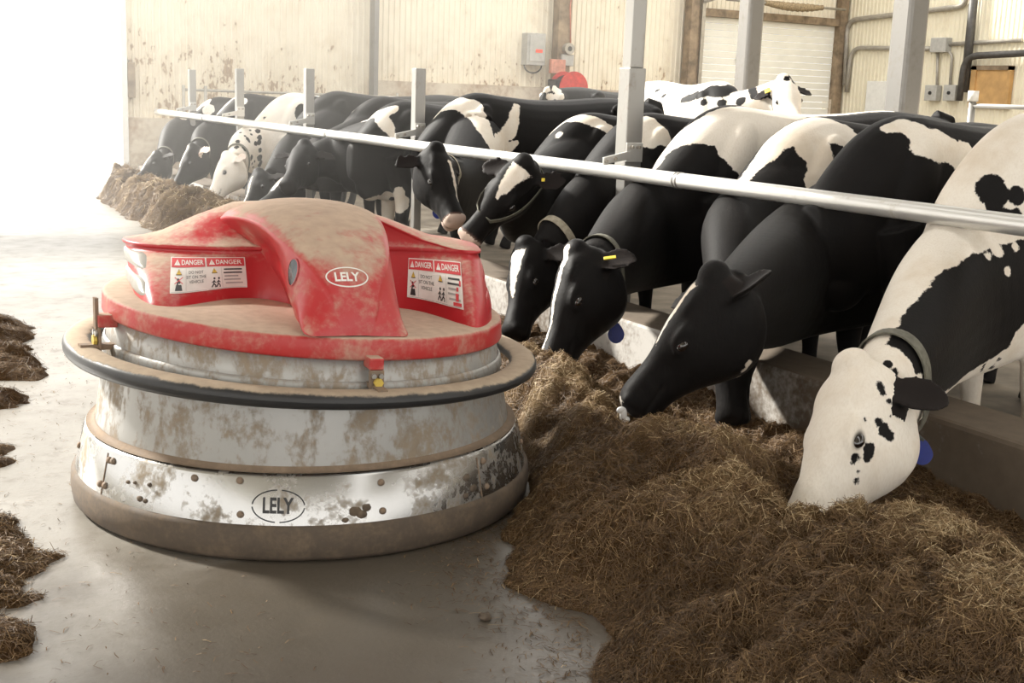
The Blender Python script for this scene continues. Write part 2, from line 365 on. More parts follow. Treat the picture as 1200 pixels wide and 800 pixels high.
s = MB(); s.tube([(rc[0] + .04, rc[1] - .14, rc[2] - .08), (rc[0] + .04, rc[1] + .14, rc[2] - .08)], .2, 24); s.build('wound_hose', M['black'], e)
s = MB(); s.box((rc[0] - .24, rc[1] - .05, rc[2] - .1), (rc[0] - .04, rc[1] + .2, rc[2] + .05)); s.build('guard', M['black'], e, bevel=.02)
s = MB(); s.box((rc[0] - .02, rc[1] + .2, rc[2] - .1), (rc[0] + .06, YE - .28, rc[2] + .0)); s.build('mount', M['pipe'], e)
pb = ony(653, 80, YE - .34)
s = MB(); s.box((pb[0] - .13, YE - .38, pb[2] - .08), (pb[0] + .13, YE - .30, pb[2] + .14)); tag(s.build('notice_board', M['pink'], bevel=.004), 'faded red board on the wooden post just above the hose reel', 'board')
lb = ony(154, 92, YE - .12)
e = empty('switch_box', (lb[0], YE - .1, lb[2] - .3)); tag(e, 'narrow brown switch box with a cable at the alley end of the end wall', 'switch box')
s = MB(); s.box((lb[0] - .05, YE - .14, lb[2] - .26), (lb[0] + .05, YE - .02, lb[2] + .22)); s.build('housing', M['wood'], e, bevel=.006)
s = MB(); s.tube([(lb[0] - .1, YE - .05, 4.5), (lb[0] - .12, YE - .05, lb[2] + .8), (lb[0] - .06, YE - .05, lb[2] + .3), (lb[0], YE - .05, lb[2] + .2)], .012, 6); s.build('cable', M['pipe'], e, smooth=True)
s = MB(); s.box((3.44, YE - .13, -.1), (3.52, YE + .16, 4.1)); o = s.build('trim_1', M['white']); o['kind'] = 'structure'
# pipe gate in front of the end wall
e = empty('pipe_gate', (4.6, 17.3, FLC)); tag(e, 'thin rusty pipe gate standing before the end wall at the far end', 'gate')
for x in (4.15, 4.45): s = MB(); s.tube([(x, 17.3, FLC), (x, 17.3, 1.42)], .022, 8); s.build('upright', M['pipe'], e, smooth=True)
for z in (1.36, .9, .45): s = MB(); s.tube([(4.15, 17.3, z), (7.3, 17.3, z)], .018, 8); s.build('crossbar', M['pipe'], e, smooth=True)
s = MB(); s.tube([(7.3, 17.3, FLC), (7.3, 17.3, 1.42)], .022, 8); s.build('upright', M['pipe'], e, smooth=True)
# side wall: conduits, boxes, window
def side(px, py, off=.06): return onx(px, py, XS - off)
def arc_path(pts, r=.25, k=6):
    P = [np.asarray(p, float) for p in pts]; out = [P[0]]
    for a, b_, c in zip(P[:-2], P[1:-1], P[2:]):
        u, v = unit(a - b_), unit(c - b_); rr = min(r, np.linalg.norm(a - b_) * .45, np.linalg.norm(c - b_) * .45)
        s0, s1 = b_ + u * rr, b_ + v * rr
        for t in np.linspace(0, 1, k): out.append((1 - t) ** 2 * s0 + 2 * t * (1 - t) * b_ + t * t * s1)
    return out + [P[-1]]
def conduit(pts, r, mat, label, name='conduit'):
    s = MB(); s.tube(arc_path(pts), r, 8); tag(s.build(name, M[mat], smooth=True), label, 'pipe')
conduit([side(990, 100), side(993, 24), side(1132, 7), side(1133, -20)], .045, 'pipe', 'upper grey conduit bending up beside the roll-up door on the side wall')
conduit([side(992, 108), side(998, 56), side(1098, 57)], .04, 'pipe', 'lower grey conduit curving from the door corner to the junction box')
conduit([side(1110, 52), side(1198, 47)], .035, 'pipe', 'straight conduit running right from the square junction box')
conduit([side(1099, 60), side(1098, 106)], .025, 'pipe', 'left of two thin drop pipes under the junction box')
conduit([side(1108, 58), side(1116, 64), side(1113, 106)], .025, 'pipe', 'right one of two thin drop pipes under the junction box, bent at its top')
conduit([side(1143, -20, .12), side(1130, 108, .12)], .07, 'darkpipe', 'thick dark vertical pipe on the side wall left of the orange window')
conduit([side(1124, 118, .2), side(1131, 66, .2), side(1205, 62, .2)], .055, 'darkpipe', 'dark pipe bending right above the orange window')
p = side(1104, 53); e = wall_box('junction_box', (XS - .16, p[1] - .17, p[2] - .12), (XS - .01, p[1] + .17, p[2] + .12), 'boxgrey', 'square grey junction box where conduits meet on the side wall', 'box')
for (px, lab) in ((1094, 'left one of two grey switch boxes under the junction box'), (1116, 'right one of two grey switch boxes under the junction box')):
    p = side(px, 109); e = wall_box('wall_switch', (XS - .14, p[1] - .13, p[2] - .13), (XS - .01, p[1] + .13, p[2] + .13), 'boxgrey', lab, 'switch box')
    s = MB(); s.tube([(XS - .16, p[1], p[2]), (XS - .13, p[1], p[2])], .03, 10); s.build('knob', M['black'], e)
p0, p1 = side(1146, 82), side(1179, 120)
w1 = empty('window_1', (XS, (p0[1] + p1[1]) / 2, p1[2])); w1['kind'] = 'structure'
s = MB(); s.box((XS - .07, p1[1], p1[2] - .1), (XS - .03, p0[1], p0[2])); s.build('ply_panel', M['woodlight'], w1)
for (ya, yb, za, zb) in ((p0[1], p0[1] + .1, p1[2] - .1, p0[2] + .06), (p1[1] - .05, p1[1], p1[2] - .1, p0[2] + .06), (p1[1] - .05, p0[1] + .1, p0[2], p0[2] + .07)):
    s = MB(); s.box((XS - .1, ya, za), (XS - .01, yb, zb)); s.build('window_frame', M['woodlight'] if za < p0[2] - .2 else M['wood'], w1)
p0, p1 = side(1018, 95), side(1044, 116)
s = MB(); s.box((XS - .1, p1[1], p1[2] - .3), (XS - .02, p0[1], p0[2])); tag(s.build('hatch_panel', M['white'], bevel=.01), 'white hatch panel on the side wall behind the roof column', 'panel')
# free-stall rail in the back with white caps
e = empty('stall_rail', (9.5, 9, FLC)); tag(e, 'pipe rail of the stalls behind the cows, with white capped uprights', 'rail')
s = MB(); s.tube([(9.6, 2, 1.52), (9.6, 8.6, 1.52)], .022, 8); s.build('pipe', M['galv'], e, smooth=True)
for y in (3.0, 5.2, 8.6):
    s = MB(); s.tube([(9.6, y, FLC), (9.6, y, 1.56)], .035, 8); s.build('upright', M['galv'], e, smooth=True)
    s = MB(); s.tube([(9.6, y, 1.56), (9.6, y, 1.66)], .05, 10); s.build('cap', M['white'], e, smooth=True)

# ------------------------------------------------------------------ feed pushing robot
RC = np.array([1.461, 4.266, 0.0])
M['steel'] = dirty('robot_steel', (.50, .495, .485), (.25, .20, .14), .50, .66, 7, (.22, .85), metal=.95, fine=45, bmp=.10, base2=(.33, .325, .315))
M['steeldirty'] = dirty('robot_steel_cone', (.42, .415, .40), (.29, .235, .175), .45, .61, 10, (.42, .9), metal=.45, fine=55, bmp=.18, base2=(.36, .355, .34), stretch=(1, 1, .7))
M['red'] = dirty('robot_red', (.50, .022, .03), (.50, .37, .28), .56, .86, 5, (.34, .9), up=.30, fine=55, bmp=.06, base2=(.42, .03, .035))
M['redcap'] = dirty('robot_red_cap', (.46, .03, .03), (.50, .37, .28), .44, .80, 6, (.4, .9), up=.45, fine=50, bmp=.08)
M['dustred'] = dirty('robot_dusty', (.45, .16, .11), (.46, .35, .255), .33, .52, 6, (.6, .95), up=.10, fine=50, bmp=.06)
M['rubber'] = dirty('robot_rubber', (.022, .022, .023), (.40, .32, .235), .62, .86, 7, (.45, .95), up=.50, fine=50, bmp=.12)
M['skirtrub'] = dirty('robot_skirt_rubber', (.09, .068, .05), (.155, .115, .08), .40, .65, 10, (.75, .95), fine=60, bmp=.1)
M['mud'] = dirty('robot_mud', (.20, .145, .10), (.27, .20, .14), .4, .65, 12, (.8, .95), fine=60, bmp=.2)
M['bolt'] = dirty('robot_bolt', (.20, .15, .11), (.26, .18, .12), .4, .6, 30, (.6, .9))
M['yellow'] = plain('zinc_yellow', (.65, .48, .10), .4, metal=.3)
M['lens'] = dirty('lamp_lens', (.36, .35, .32), (.33, .28, .21), .5, .75, 8, (.3, .8), fine=40)
M['print_white'] = plain('print_white', (.80, .78, .74), .5, var=.05)
M['print_red'] = plain('print_red', (.62, .05, .06), .5, var=.1)
M['print_black'] = plain('print_black', (.03, .03, .032), .5, var=.1)
M['print_yellow'] = plain('print_yellow', (.75, .50, .06), .5, var=.1)
M['print_grey'] = plain('print_grey', (.40, .39, .38), .5, var=.1)
M['hole'] = plain('dark_glass', (.012, .018, .024), .12, var=.1)
robot = empty('feed_pusher_robot', RC); tag(robot, 'round feed pushing robot with red dusty hood and steel skirt on the concrete alley', 'robot')
def robot_lathe(name, prof, mat, parent=robot, n=160, a0=0., a1=2 * pi):
    V, Fc = lathe_vf(prof, n, RC, a0, a1); return mesh_obj(name, V, Fc, mat, parent)
skirt = robot_lathe('skirt', [(.76, .27), (.772, .274), (.779, .268), (.784, .262), (.815, .118), (.817, .112), (.80, .105)], M['steel'])
base = robot_lathe('skirt_rubber', [(.806, .122), (.822, .118), (.829, .105), (.832, .06), (.826, .02), (.81, .003), (.70, .003)], M['skirtrub'])
ledge = robot_lathe('dust_ledge', [(.745, .290), (.750, .281), (.762, .2755), (.775, .2762)], M['mud'])
cone = robot_lathe('cone', [(.745, .262), (.744, .29), (.700, .56), (.690, .635), (.66, .635)], M['steeldirty'])
collar = robot_lathe('cone_band', [(.7035, .555), (.709, .552), (.712, .545), (.7165, .515), (.714, .508), (.7065, .506)], M['steeldirty'])
ring = []
for k in range(25):
    a = 2 * pi * k / 24; ring.append((.795 + .050 * np.sign(cos(a)) * abs(cos(a)) ** .8, .520 + .030 * np.sign(sin(a)) * abs(sin(a)) ** .8))
bump_ring = robot_lathe('bumper_ring', ring, M['rubber'], n=180)
cap = robot_lathe('cap', [(.68, .627), (.704, .626), (.710, .629), (.7125, .636), (.7095, .686), (.7065, .694), (.700, .6985), (.69, .700), (.64, .703), (.50, .704), (.0, .704)], M['redcap'])
# skirt seams, straps and bolts
SF = -pi / 2 - .33        # angle facing the camera
def on_skirt(a, z): r = .784 + (.262 - z) / (.262 - .118) * .031; return RC + np.array([r * cos(a), r * sin(a), z])
for da in (-.95, .80, 2.2, 3.9):
    s = MB(); P = [on_skirt(SF + da, z) + .0008 * np.array([cos(SF + da), sin(SF + da), 0]) for z in (.255, .12)]
    s.tube(P, .0022, 6); s.build('seam', M['bolt'], skirt)
for da, z in [(-.93, .235), (-.90, .237), (-.97, .15), (-.93, .152), (-.45, .246), (-.26, .252), (-.25, .15), (.30, .238), (.30, .15), (.84, .235), (.84, .15), (-1.35, .20), (1.35, .2)]:
    a = SF + da; p = on_skirt(a, z); nrm = np.array([cos(a), sin(a), .2])
    s = MB(); s.tube([p - nrm * .002, p + nrm * .004, p + nrm * .009], [.0115, .0115, .007], 10); s.build('bolt', M['bolt'], skirt, smooth=True)
# mud clods stuck to the skirt
for da, z, r in [(.19, .155, .022), (.235, .165, .016), (.215, .145, .018), (.15, .132, .011), (-.70, .150, .013), (-.67, .148, .010), (-.78, .19, .009), (-.74, .195, .008), (-.66, .20, .01), (.72, .20, .016), (.75, .16, .018), (.70, .145, .013)]:
    a = SF + da; p = on_skirt(a, z)
    bm = bmesh.new(); bmesh.ops.create_icosphere(bm, subdivisions=2, radius=1)
    V = np.array([v.co[:] for v in bm.verts]); Fc = [[v.index for v in f.verts] for f in bm.faces]; bm.free()
    V = V * (1 + .35 * (vnoise(V[:, 0] * 2 + da * 9, V[:, 1] * 2, V[:, 2] * 2 + z * 50) - .5))[:, None]
    nr = np.array([cos(a), sin(a), 0]); tg = np.array([-sin(a), cos(a), 0])
    W = p + np.outer(V[:, 0], tg) * r + np.outer(V[:, 1], nr) * .006 + np.outer(V[:, 2], [0, 0, 1]) * r * .8
    mesh_obj('mud_clod', W, Fc, M['skirtrub'], skirt)
# brackets carrying the bumper ring
for k, a in enumerate((-pi / 2 - .04, -pi / 2 - 1.47, -pi / 2 + 1.62, pi / 2)):
    nr = np.array([cos(a), sin(a), 0]); tg = np.array([-sin(a), cos(a), 0]); R = np.stack([tg, nr, [0, 0, 1]], 1)
    s = MB(); s.box((-.024, .692, .606), (.024, .757, .646), R=R, c=RC); br = s.build('bracket', M['redcap'], robot, bevel=.005)
    s = MB(); s.box((-.025, .748, .52), (.025, .757, .606), R=R, c=RC); s.build('bracket_plate', M['bolt'], br, bevel=.003)
    s = MB(); s.box((-.016, .70, .54), (.016, .815, .556), R=R, c=RC); s.build('bracket_arm', M['bolt'], br)
    P = [RC + nr * q + tg * .002 + np.array([0, 0, .567]) for q in (.760, .772)]
    s = MB(); s.tube(P, .016, 6); s.build('yellow_bolt', M['yellow'], br)
    for tx, tz in ((-.012, .588), (.012, .588), (-.01, .545)):
        P = [RC + nr * q + tg * tx + np.array([0, 0, tz]) for q in (.760, .767)]
        s = MB(); s.tube(P, .009, 6); s.build('washer', M['galv'], br)
    if k == 1:
        s = MB(); s.box((-.012, .752, .60), (.012, .764, .70), R=R, c=RC); s.build('sensor_stalk', M['bolt'], br)
# wings of the hood: walls that lean back from the ledge, (foot xy, top xy) pairs from the bonnet outwards
def local(p, z): return np.array([RC[0] + p[0], RC[1] + p[1], z])
WL = [((-.10, -.20), (-.06, .00)), ((-.13, -.13), (-.10, .01)), ((-.19, -.055), (-.18, .028)), ((-.29, -.065), (-.27, .042)), ((-.37, -.12), (-.335, .062)), ((-.46, -.19), (-.39, .085)), ((-.535, -.235), (-.445, .115)), ((-.60, -.20), (-.51, .165)), ((-.615, -.06), (-.552, .225)), ((-.60, .10), (-.572, .30)), ((-.575, .27), (-.56, .385)), ((-.50, .42), (-.48, .45))]
WRt = [((.12, -.24), (.17, -.03)), ((.20, -.18), (.25, -.048)), ((.245, -.185), (.30, -.07)), ((.29, -.21), (.345, -.096)), ((.335, -.265), (.39, -.125)), ((.365, -.36), (.44, -.158)), ((.385, -.46), (.49, -.198)), ((.425, -.53), (.535, -.235)), ((.52, -.44), (.585, -.205)), ((.615, -.27), (.625, -.11)), ((.675, -.02), (.655, .03)), ((.65, .22), (.62, .22)), ((.52, .42), (.50, .42))]
wings = []; ZF, ZT = .700, .872
def wing_pt(tabl, s_, h):
    """point on a wing wall: s_ along (0..1), h up (0..1)"""
    p = crom_at(tabl, s_ * (len(tabl) - 1)); f = h ** 1.25
    return np.array([RC[0] + p[0] + (p[2] - p[0]) * f, RC[1] + p[1] + (p[3] - p[1]) * f, ZF + (ZT - ZF) * (h ** .92)])
def crom_at(tab, q):
    i = min(int(q), len(tab) - 2); f = q - i; p0, p1, p2, p3 = tab[max(i - 1, 0)], tab[i], tab[i + 1], tab[min(i + 2, len(tab) - 1)]
    return .5 * (2 * p1 + (p2 - p0) * f + (2 * p0 - 5 * p1 + 4 * p2 - p3) * f * f + (3 * p1 - p0 - 3 * p2 + p3) * f ** 3)
for sgn, raw in ((-1, WL), (1, WRt)):
    tb_ = np.array([(*f_, *t_) for f_, t_ in raw]); ns_ = 72; V = []; hs_ = np.linspace(0, 1, 12)
    cen = np.array([.0, .30])
    for j in range(ns_ + 1):
        s_ = j / ns_; col = [wing_pt(tb_, s_, h) for h in hs_]
        tp = col[-1]; xy = tp[:2] - RC[:2]; out = unit(np.append(xy - cen, 0))
        col += [tp + out * .010 + (0, 0, .004), tp + out * .012 + (0, 0, .011), tp + out * .006 + (0, 0, .017)]
        for q in (.06, .25, .5, .75, 1.):
            c2 = xy + (cen - xy) * q * .9; col.append(np.array([RC[0] + c2[0], RC[1] + c2[1], ZT + .018 + .135 * sstep(.02, .85, np.array(q))]))
        V += col
    m = len(V) // (ns_ + 1)
    Fc = [(j * m + i, j * m + i + 1, (j + 1) * m + i + 1, (j + 1) * m + i) for j in range(ns_) for i in range(m - 1)]
    if sgn > 0: Fc = [tuple(reversed(f)) for f in Fc]
    w = mesh_obj('hood_wing', V, Fc, M['red'], robot); wings.append(w)
    # two lamp lenses round the outer end
    for h0, h1 in ((.06, .44), (.55, .93)):
        V = []; n, k_ = 24, 9; s0, s1 = (.665, .93) if sgn < 0 else (.66, .90)
        for j in range(n + 1):
            f = j / n; ed = min(1, min(f, 1 - f) * 7) ** .5
            for i in range(k_):
                v = 2 * i / (k_ - 1) - 1; hh = sqrt(max(0, 1 - v * v)); ss = s0 + (s1 - s0) * f; h = (h0 + h1) / 2 + (h1 - h0) / 2 * v * (.55 + .45 * ed)
                p = wing_pt(tb_, ss, h); ta = wing_pt(tb_, ss + .01, h) - wing_pt(tb_, ss - .01, h); tu = wing_pt(tb_, ss, min(h + .03, 1)) - wing_pt(tb_, ss, h - .03); nn = unit(np.cross(ta, tu)); c_ = np.append(p[:2] - RC[:2], 0)
                nn = nn if nn @ c_ > 0 else -nn
                V.append(p + nn * (-.004 + (.014 if sgn < 0 else .008) * ed * hh ** .5))
        Fc = [(j * k_ + i, j * k_ + i + 1, (j + 1) * k_ + i + 1, (j + 1) * k_ + i) for j in range(n) for i in range(k_ - 1)]
        if sgn > 0: Fc = [tuple(reversed(f)) for f in Fc]
        mesh_obj('lamp_lens', V, Fc, M['lens'] if sgn < 0 else M['red'], w)
# rear deck of the hood
V, Fc = lathe_vf([(.64, .71), (.645, .80), (.64, .86), (.60, .885), (.40, .94), (.1, .98)], 50, RC, pi / 2 - 1.0, pi / 2 + .85)
mesh_obj('rear_deck', V, Fc, M['red'], robot)
# bonnet: a wedge, narrow at the nose and broad at the shoulders: y, centre z, crest half width, crest z, base half width
BS = np.array([(-.690, -.066, .704, .045, .703, .150, .701), (-.684, -.066, .745, .060, .735, .166, .705), (-.665, -.066, .800, .076, .775, .174, .712), (-.620, -.064, .875, .106, .850, .174, .735), (-.560, -.055, .930, .136, .902, .176, .762), (-.480, -.046, .968, .162, .938, .180, .790), (-.370, -.035, 1.012, .188, .968, .167, .822), (-.200, -.015, 1.046, .216, .995, .142, .857), (-.050, 0, 1.056, .240, 1.000, .150, .885), (.10, 0, 1.054, .254, .992, .20, .90), (.22, 0, 1.040, .256, .974, .23, .90), (.34, 0, 1.000, .245, .94, .24, .88), (.48, 0, .92, .20, .88, .20, .82), (.555, 0, .80, .13, .76, .15, .74), (.575, 0, .71, .11, .705, .13, .702)])
tab = crom(BS, 84); V = []
for y, cx, zt, wc, zc, wb, zb in tab:
    half = [(wb - .035, .696), (wb - .012, (.696 + zb * 2) / 3), (wb, zb), (wb * .5 + wc * .5 + .004, (zb + zc) / 2), (wc + .004, zc - (zc - zb) * .10), (wc - .004, zc + (zt - zc) * .06), (wc * .86, zc + (zt - zc) * .42), (wc * .52, zc + (zt - zc) * .83), (0, zt)]
    cur = crom(np.array([(-x, z) for x, z in half] + [(x, z) for x, z in half[-2::-1]]), 61)
    V += [(RC[0] + cx + x, RC[1] + y, max(z, .695)) for x, z in cur]
m = 61; nst = len(tab)
Fc = [(j * m + i, (j + 1) * m + i, (j + 1) * m + i + 1, j * m + i + 1) for j in range(nst - 1) for i in range(m - 1)]
Fc = [tuple(reversed(f)) for f in Fc]
M['redbonnet'] = dirty('robot_red_bonnet', (.50, .022, .03), (.50, .37, .28), .50, .78, 5, (.34, .9), up=.36, fine=40, bmp=.06, base2=(.45, .04, .04))
bonnet = mesh_obj('bonnet', V, Fc, M['redbonnet'], robot)
# print on the robot: flat print laid onto the surfaces
def bvh_of(o):
    me = o.data; org = world_loc(o)
    return BVHTree.FromPolygons([tuple(np.array(v.co) + org) for v in me.vertices], [tuple(p.vertices) for p in me.polygons])
def text_vf(txt, h, bold=.0):
    cu = bpy.data.curves.new('t', 'FONT'); cu.body = txt; cu.size = 1; cu.align_x = 'CENTER'; cu.align_y = 'CENTER'; cu.offset = bold; cu.resolution_u = 3
    o = bpy.data.objects.new('t', cu); COL.objects.link(o); bpy.context.view_layer.update()
    me = o.to_mesh(); V = np.array([v.co[:2] for v in me.vertices]); Fc = [tuple(p.vertices) for p in me.polygons]
    o.to_mesh_clear(); bpy.data.objects.remove(o); bpy.data.curves.remove(cu)
    mn, mx = V.min(0), V.max(0); V = (V - (mn + mx) / 2) / (mx[1] - mn[1]) * h
    return V, Fc
class Flat:
    """2-D print: polygons in metres with a layer height and a material slot"""
    def __init__(s): s.V = []; s.F = []; s.M = []
    def poly(s, V, Fc, lay, m):
        b = len(s.V); s.V += [(float(v[0]), float(v[1]), lay) for v in V]; s.F += [tuple(i + b for i in f) for f in Fc]; s.M += [m] * len(Fc)
    def rect(s, x0, y0, x1, y1, lay, m, n=8):
        r = max(1, int(round((y1 - y0) / .012))); V = [(x0 + (x1 - x0) * i / n, y0 + (y1 - y0) * j / r) for i in range(n + 1) for j in range(r + 1)]
        s.poly(V, [(i * (r + 1) + j, (i + 1) * (r + 1) + j, (i + 1) * (r + 1) + j + 1, i * (r + 1) + j + 1) for i in range(n) for j in range(r)], lay, m)
    def tri(s, cx, cy, h, lay, m): s.poly([(cx - h * .58, cy - h / 2), (cx + h * .58, cy - h / 2), (cx, cy + h / 2)], [(0, 1, 2)], lay, m)
    def line(s, pts, w, lay, m):
        for (a, b_), (c, d) in zip(pts[:-1], pts[1:]):
            t = unit((c - a, d - b_)) * w / 2; nx = (-t[1], t[0])
            s.poly([(a - nx[0], b_ - nx[1]), (c - nx[0], d - nx[1]), (c + nx[0], d + nx[1]), (a + nx[0], b_ + nx[1])], [(0, 1, 2, 3)], lay, m)
    def text(s, txt, cx, cy, h, lay, m, sx=1., bold=0., width=None):
        V, Fc = text_vf(txt, h, bold)
        if width: sx = width / (V[:, 0].max() - V[:, 0].min())
        s.poly(V * (sx, 1) + (cx, cy), Fc, lay, m)
    def ellipse(s, rx, ry, w, lay, m, n=56, cx=0, cy=0):
        V = []
        for j in range(n): a = 2 * pi * j / n; V += [(cx + rx * cos(a), cy + ry * sin(a)), (cx + (rx - w) * cos(a), cy + (ry - w) * sin(a))]
        s.poly(V, [(2 * j, (2 * j + 2) % (2 * n), (2 * j + 3) % (2 * n), 2 * j + 1) for j in range(n)], lay, m)
    def disc(s, rx, ry, lay, m, n=32, cx=0, cy=0):
        V = [(cx, cy)] + [(cx + rx * cos(2 * pi * j / n), cy + ry * sin(2 * pi * j / n)) for j in range(n)]
        s.poly(V, [(0, 1 + j, 1 + (j + 1) % n) for j in range(n)], lay, m)
def lay_on(flat, name, target, px, py, mats, rot=0., off=.0012, parent=None):
    bv = bvh_of(target); d = unit(pxray(px, py)); h = bv.ray_cast(Vector(CP), Vector(d))
    p = np.array(h[0]); n = np.array(h[1]); n = n if n @ d < 0 else -n
    u = unit(np.cross([0, 0, 1], n)); v = np.cross(n, u)
    if u @ CR < 0: u, v = -u, -v
    u, v = u * cos(rot) + v * sin(rot), v * cos(rot) - u * sin(rot)
    W = []
    for a, b_, l in flat.V:
        q = p + u * a + v * b_ + n * .08; hh = bv.ray_cast(Vector(q), Vector(-n))
        s_ = np.array(hh[0]) if hh[0] is not None else p + u * a + v * b_
        W.append(s_ + n * (off + l))
    Fc = []
    for f in flat.F:
        a, b_, c = (np.array(W[f[i]]) for i in (0, 1, 2)); Fc.append(f if np.cross(b_ - a, c - a) @ n > 0 else tuple(reversed(f)))
    return mesh_obj(name, W, Fc, mats, parent or target, False, flat.M)
PM = [M['print_white'], M['print_red'], M['print_black'], M['print_yellow'], M['print_grey']]
def danger(w, worn):
    f = Flat(); h = w * .43; x0, y0 = -w / 2, -h / 2; L1, L2, L3 = .0012, .0022, .0032
    f.rect(x0, y0, -x0, h / 2, 0, 0, 16)
    for k in (0, 1):
        a = x0 + k * w / 2; b_ = a + w / 2; g = w * .012
        f.rect(a + g, h / 2 - h * .30, b_ - g, h / 2 - g, L1, 1, 8)
        f.tri(a + w * .085, h / 2 - h * .165, h * .17, L2, 0)
        f.poly([(a + w * .083, h / 2 - h * .21), (a + w * .088, h / 2 - h * .21), (a + w * .088, h / 2 - h * .13), (a + w * .083, h / 2 - h * .13)], [(0, 1, 2, 3)], L3, 1)
        f.text('DANGER', a + w * .305, h / 2 - h * .165, h * .15, L2, 0, width=w * .32, bold=.02)
        f.rect(a + w * .21, y0 + h * .05, a + w * .214, h / 2 - h * .33, L1, 4, 1)
        f.tri(a + w * .11, h * .07, h * .17, L1, 2); f.tri(a + w * .11, h * .07, h * .14, L2, 3)
        f.rect(a + w * .108, h * .03, a + w * .112, h * .10, L3, 2, 1)
        f.rect(a + g, y0 + g * .6, b_ - g, y0 + g * .9, L1, 4, 6)
    a = x0
    # pictogram: a person on the machine, struck out
    f.poly([(a + .06 * w, y0 + .06 * h), (a + .16 * w, y0 + .06 * h), (a + .145 * w, y0 + .22 * h), (a + .075 * w, y0 + .22 * h)], [(0, 1, 2, 3)], L1, 2)
    f.line([(a + .09 * w, y0 + .22 * h), (a + .10 * w, y0 + .31 * h), (a + .13 * w, y0 + .27 * h)], .006, L1, 2); f.disc(.0045, .0045, L1, 2, 10, a + .10 * w, y0 + .36 * h)
    f.line([(a + .055 * w, y0 + .24 * h), (a + .165 * w, y0 + .42 * h)], .0025, L2, 1); f.line([(a + .055 * w, y0 + .42 * h), (a + .165 * w, y0 + .24 * h)], .0025, L2, 1)
    for i, tx in enumerate(('DO NOT', 'SIT ON THE', 'VEHICLE')):
        f.text(tx, a + .355 * w, h * .05 - i * h * .135, h * .085, L1, 2)
    a = x0 + w / 2
    for cx in (.085, .15):       # two running figures
        f.disc(.004, .004, L1, 2, 10, a + (cx + .015) * w, y0 + .33 * h)
        f.line([(a + (cx - .03) * w, y0 + .07 * h), (a + cx * w, y0 + .17 * h), (a + (cx + .01) * w, y0 + .28 * h)], .004, L1, 2)
        f.line([(a + cx * w, y0 + .17 * h), (a + (cx + .025) * w, y0 + .12 * h), (a + (cx + .02) * w, y0 + .06 * h)], .004, L1, 2)
        f.line([(a + (cx - .025) * w, y0 + .20 * h), (a + (cx + .008) * w, y0 + .26 * h), (a + (cx + .03) * w, y0 + .20 * h)], .003, L1, 2)
    for i, (q0, q1, mm) in enumerate(((.25, .46, 2), (.24, .46, 2), (.25, .42, 4), (.24, .44, 4), (.26, .46, 4))):
        yy = h * .10 - i * h * .11; f.rect(a + q0 * w, yy - h * .022, a + q1 * w, yy + h * .022, L1, mm, 4)
    if worn:
        for (qx, qy, qw, qh) in ((.385, -.30, .05, .16), (.40, -.13, .035, .09), (.45, .0, .03, .12), (.34, -.44, .14, .07), (.43, .22, .02, .07)):
            f.rect(qx * w, (qy - qh / 2) * h, (qx + qw) * w, (qy + qh / 2) * h, .0042, 1, 2)
    return f
def wall_print(flat, name, wing, raw, x0, x1, h0, h1, fw, fh):
    """print laid on a wing wall between two photo columns, following the wall's own lines"""
    tb_ = np.array([(*f_, *t_) for f_, t_ in raw])
    def s_for(px):
        best = None
        for q in np.linspace(.02, .98, 400):
            v = wing_pt(tb_, q, .55) - CP; x = 600 + FPX * (v @ CR) / (v @ CF)
            if (v @ CF) < 4.75 and (best is None or abs(x - px) < best[0]): best = (abs(x - px), q)
        return best[1]
    sa, sb = s_for(x0), s_for(x1); W = []
    for a_, b_, l in flat.V:
        q = sa + (sb - sa) * (a_ / fw + .5); h = h0 + (h1 - h0) * (b_ / fh + .5); p = wing_pt(tb_, q, h)
        ta = wing_pt(tb_, q + .008, h) - wing_pt(tb_, q - .008, h); tu = wing_pt(tb_, q, min(h + .03, 1)) - wing_pt(tb_, q, h - .03); nn = unit(np.cross(ta, tu)); nn = nn if nn @ (CP - p) > 0 else -nn
        W.append(p + nn * (.0022 + l))
    Fc = []
    for f_ in flat.F:
        A_, B_, C_ = (np.array(W[f_[i]]) for i in (0, 1, 2)); Fc.append(f_ if np.cross(B_ - A_, C_ - A_) @ (CP - A_) > 0 else tuple(reversed(f_)))
    return mesh_obj(name, W, Fc, PM, wing, False, flat.M)
wall_print(danger(.262, False), 'danger_label', wings[0], WL, 200, 288, .22, .86, .262, .262 * .43)
wall_print(danger(.262, True), 'danger_label', wings[1], WRt, 478, 542, .20, .88, .262, .262 * .43)
f = Flat(); f.ellipse(.070, .036, .0045, 0, 0); f.text('LELY', 0, 0, .032, 0, 0, width=.082, bold=.03)
lay_on(f, 'logo', bonnet, 407, 324, [M['print_white']], rot=-.02)
f = Flat()
for a0, a1 in ((.10, 1.45), (1.62, 3.05), (3.2, 4.6), (4.78, 6.2)):
    n = 14; V = []
    for j in range(n + 1): a = a0 + (a1 - a0) * j / n; V += [(.0825 * cos(a), .052 * sin(a)), (.0785 * cos(a), .048 * sin(a))]
    f.poly(V, [(2 * j, 2 * j + 2, 2 * j + 3, 2 * j + 1) for j in range(n)], 0, 0)
f.text('LELY', 0, .002, .050, 0, 0, width=.095, bold=.03)
lay_on(f, 'logo', skirt, 326, 593, [M['print_black']])
f = Flat(); f.disc(.032, .043, 0, 0); f.ellipse(.036, .047, .005, .001, 1)
lay_on(f, 'sensor_window', bonnet, 343, 319, [M['hole'], M['red']], off=.002)

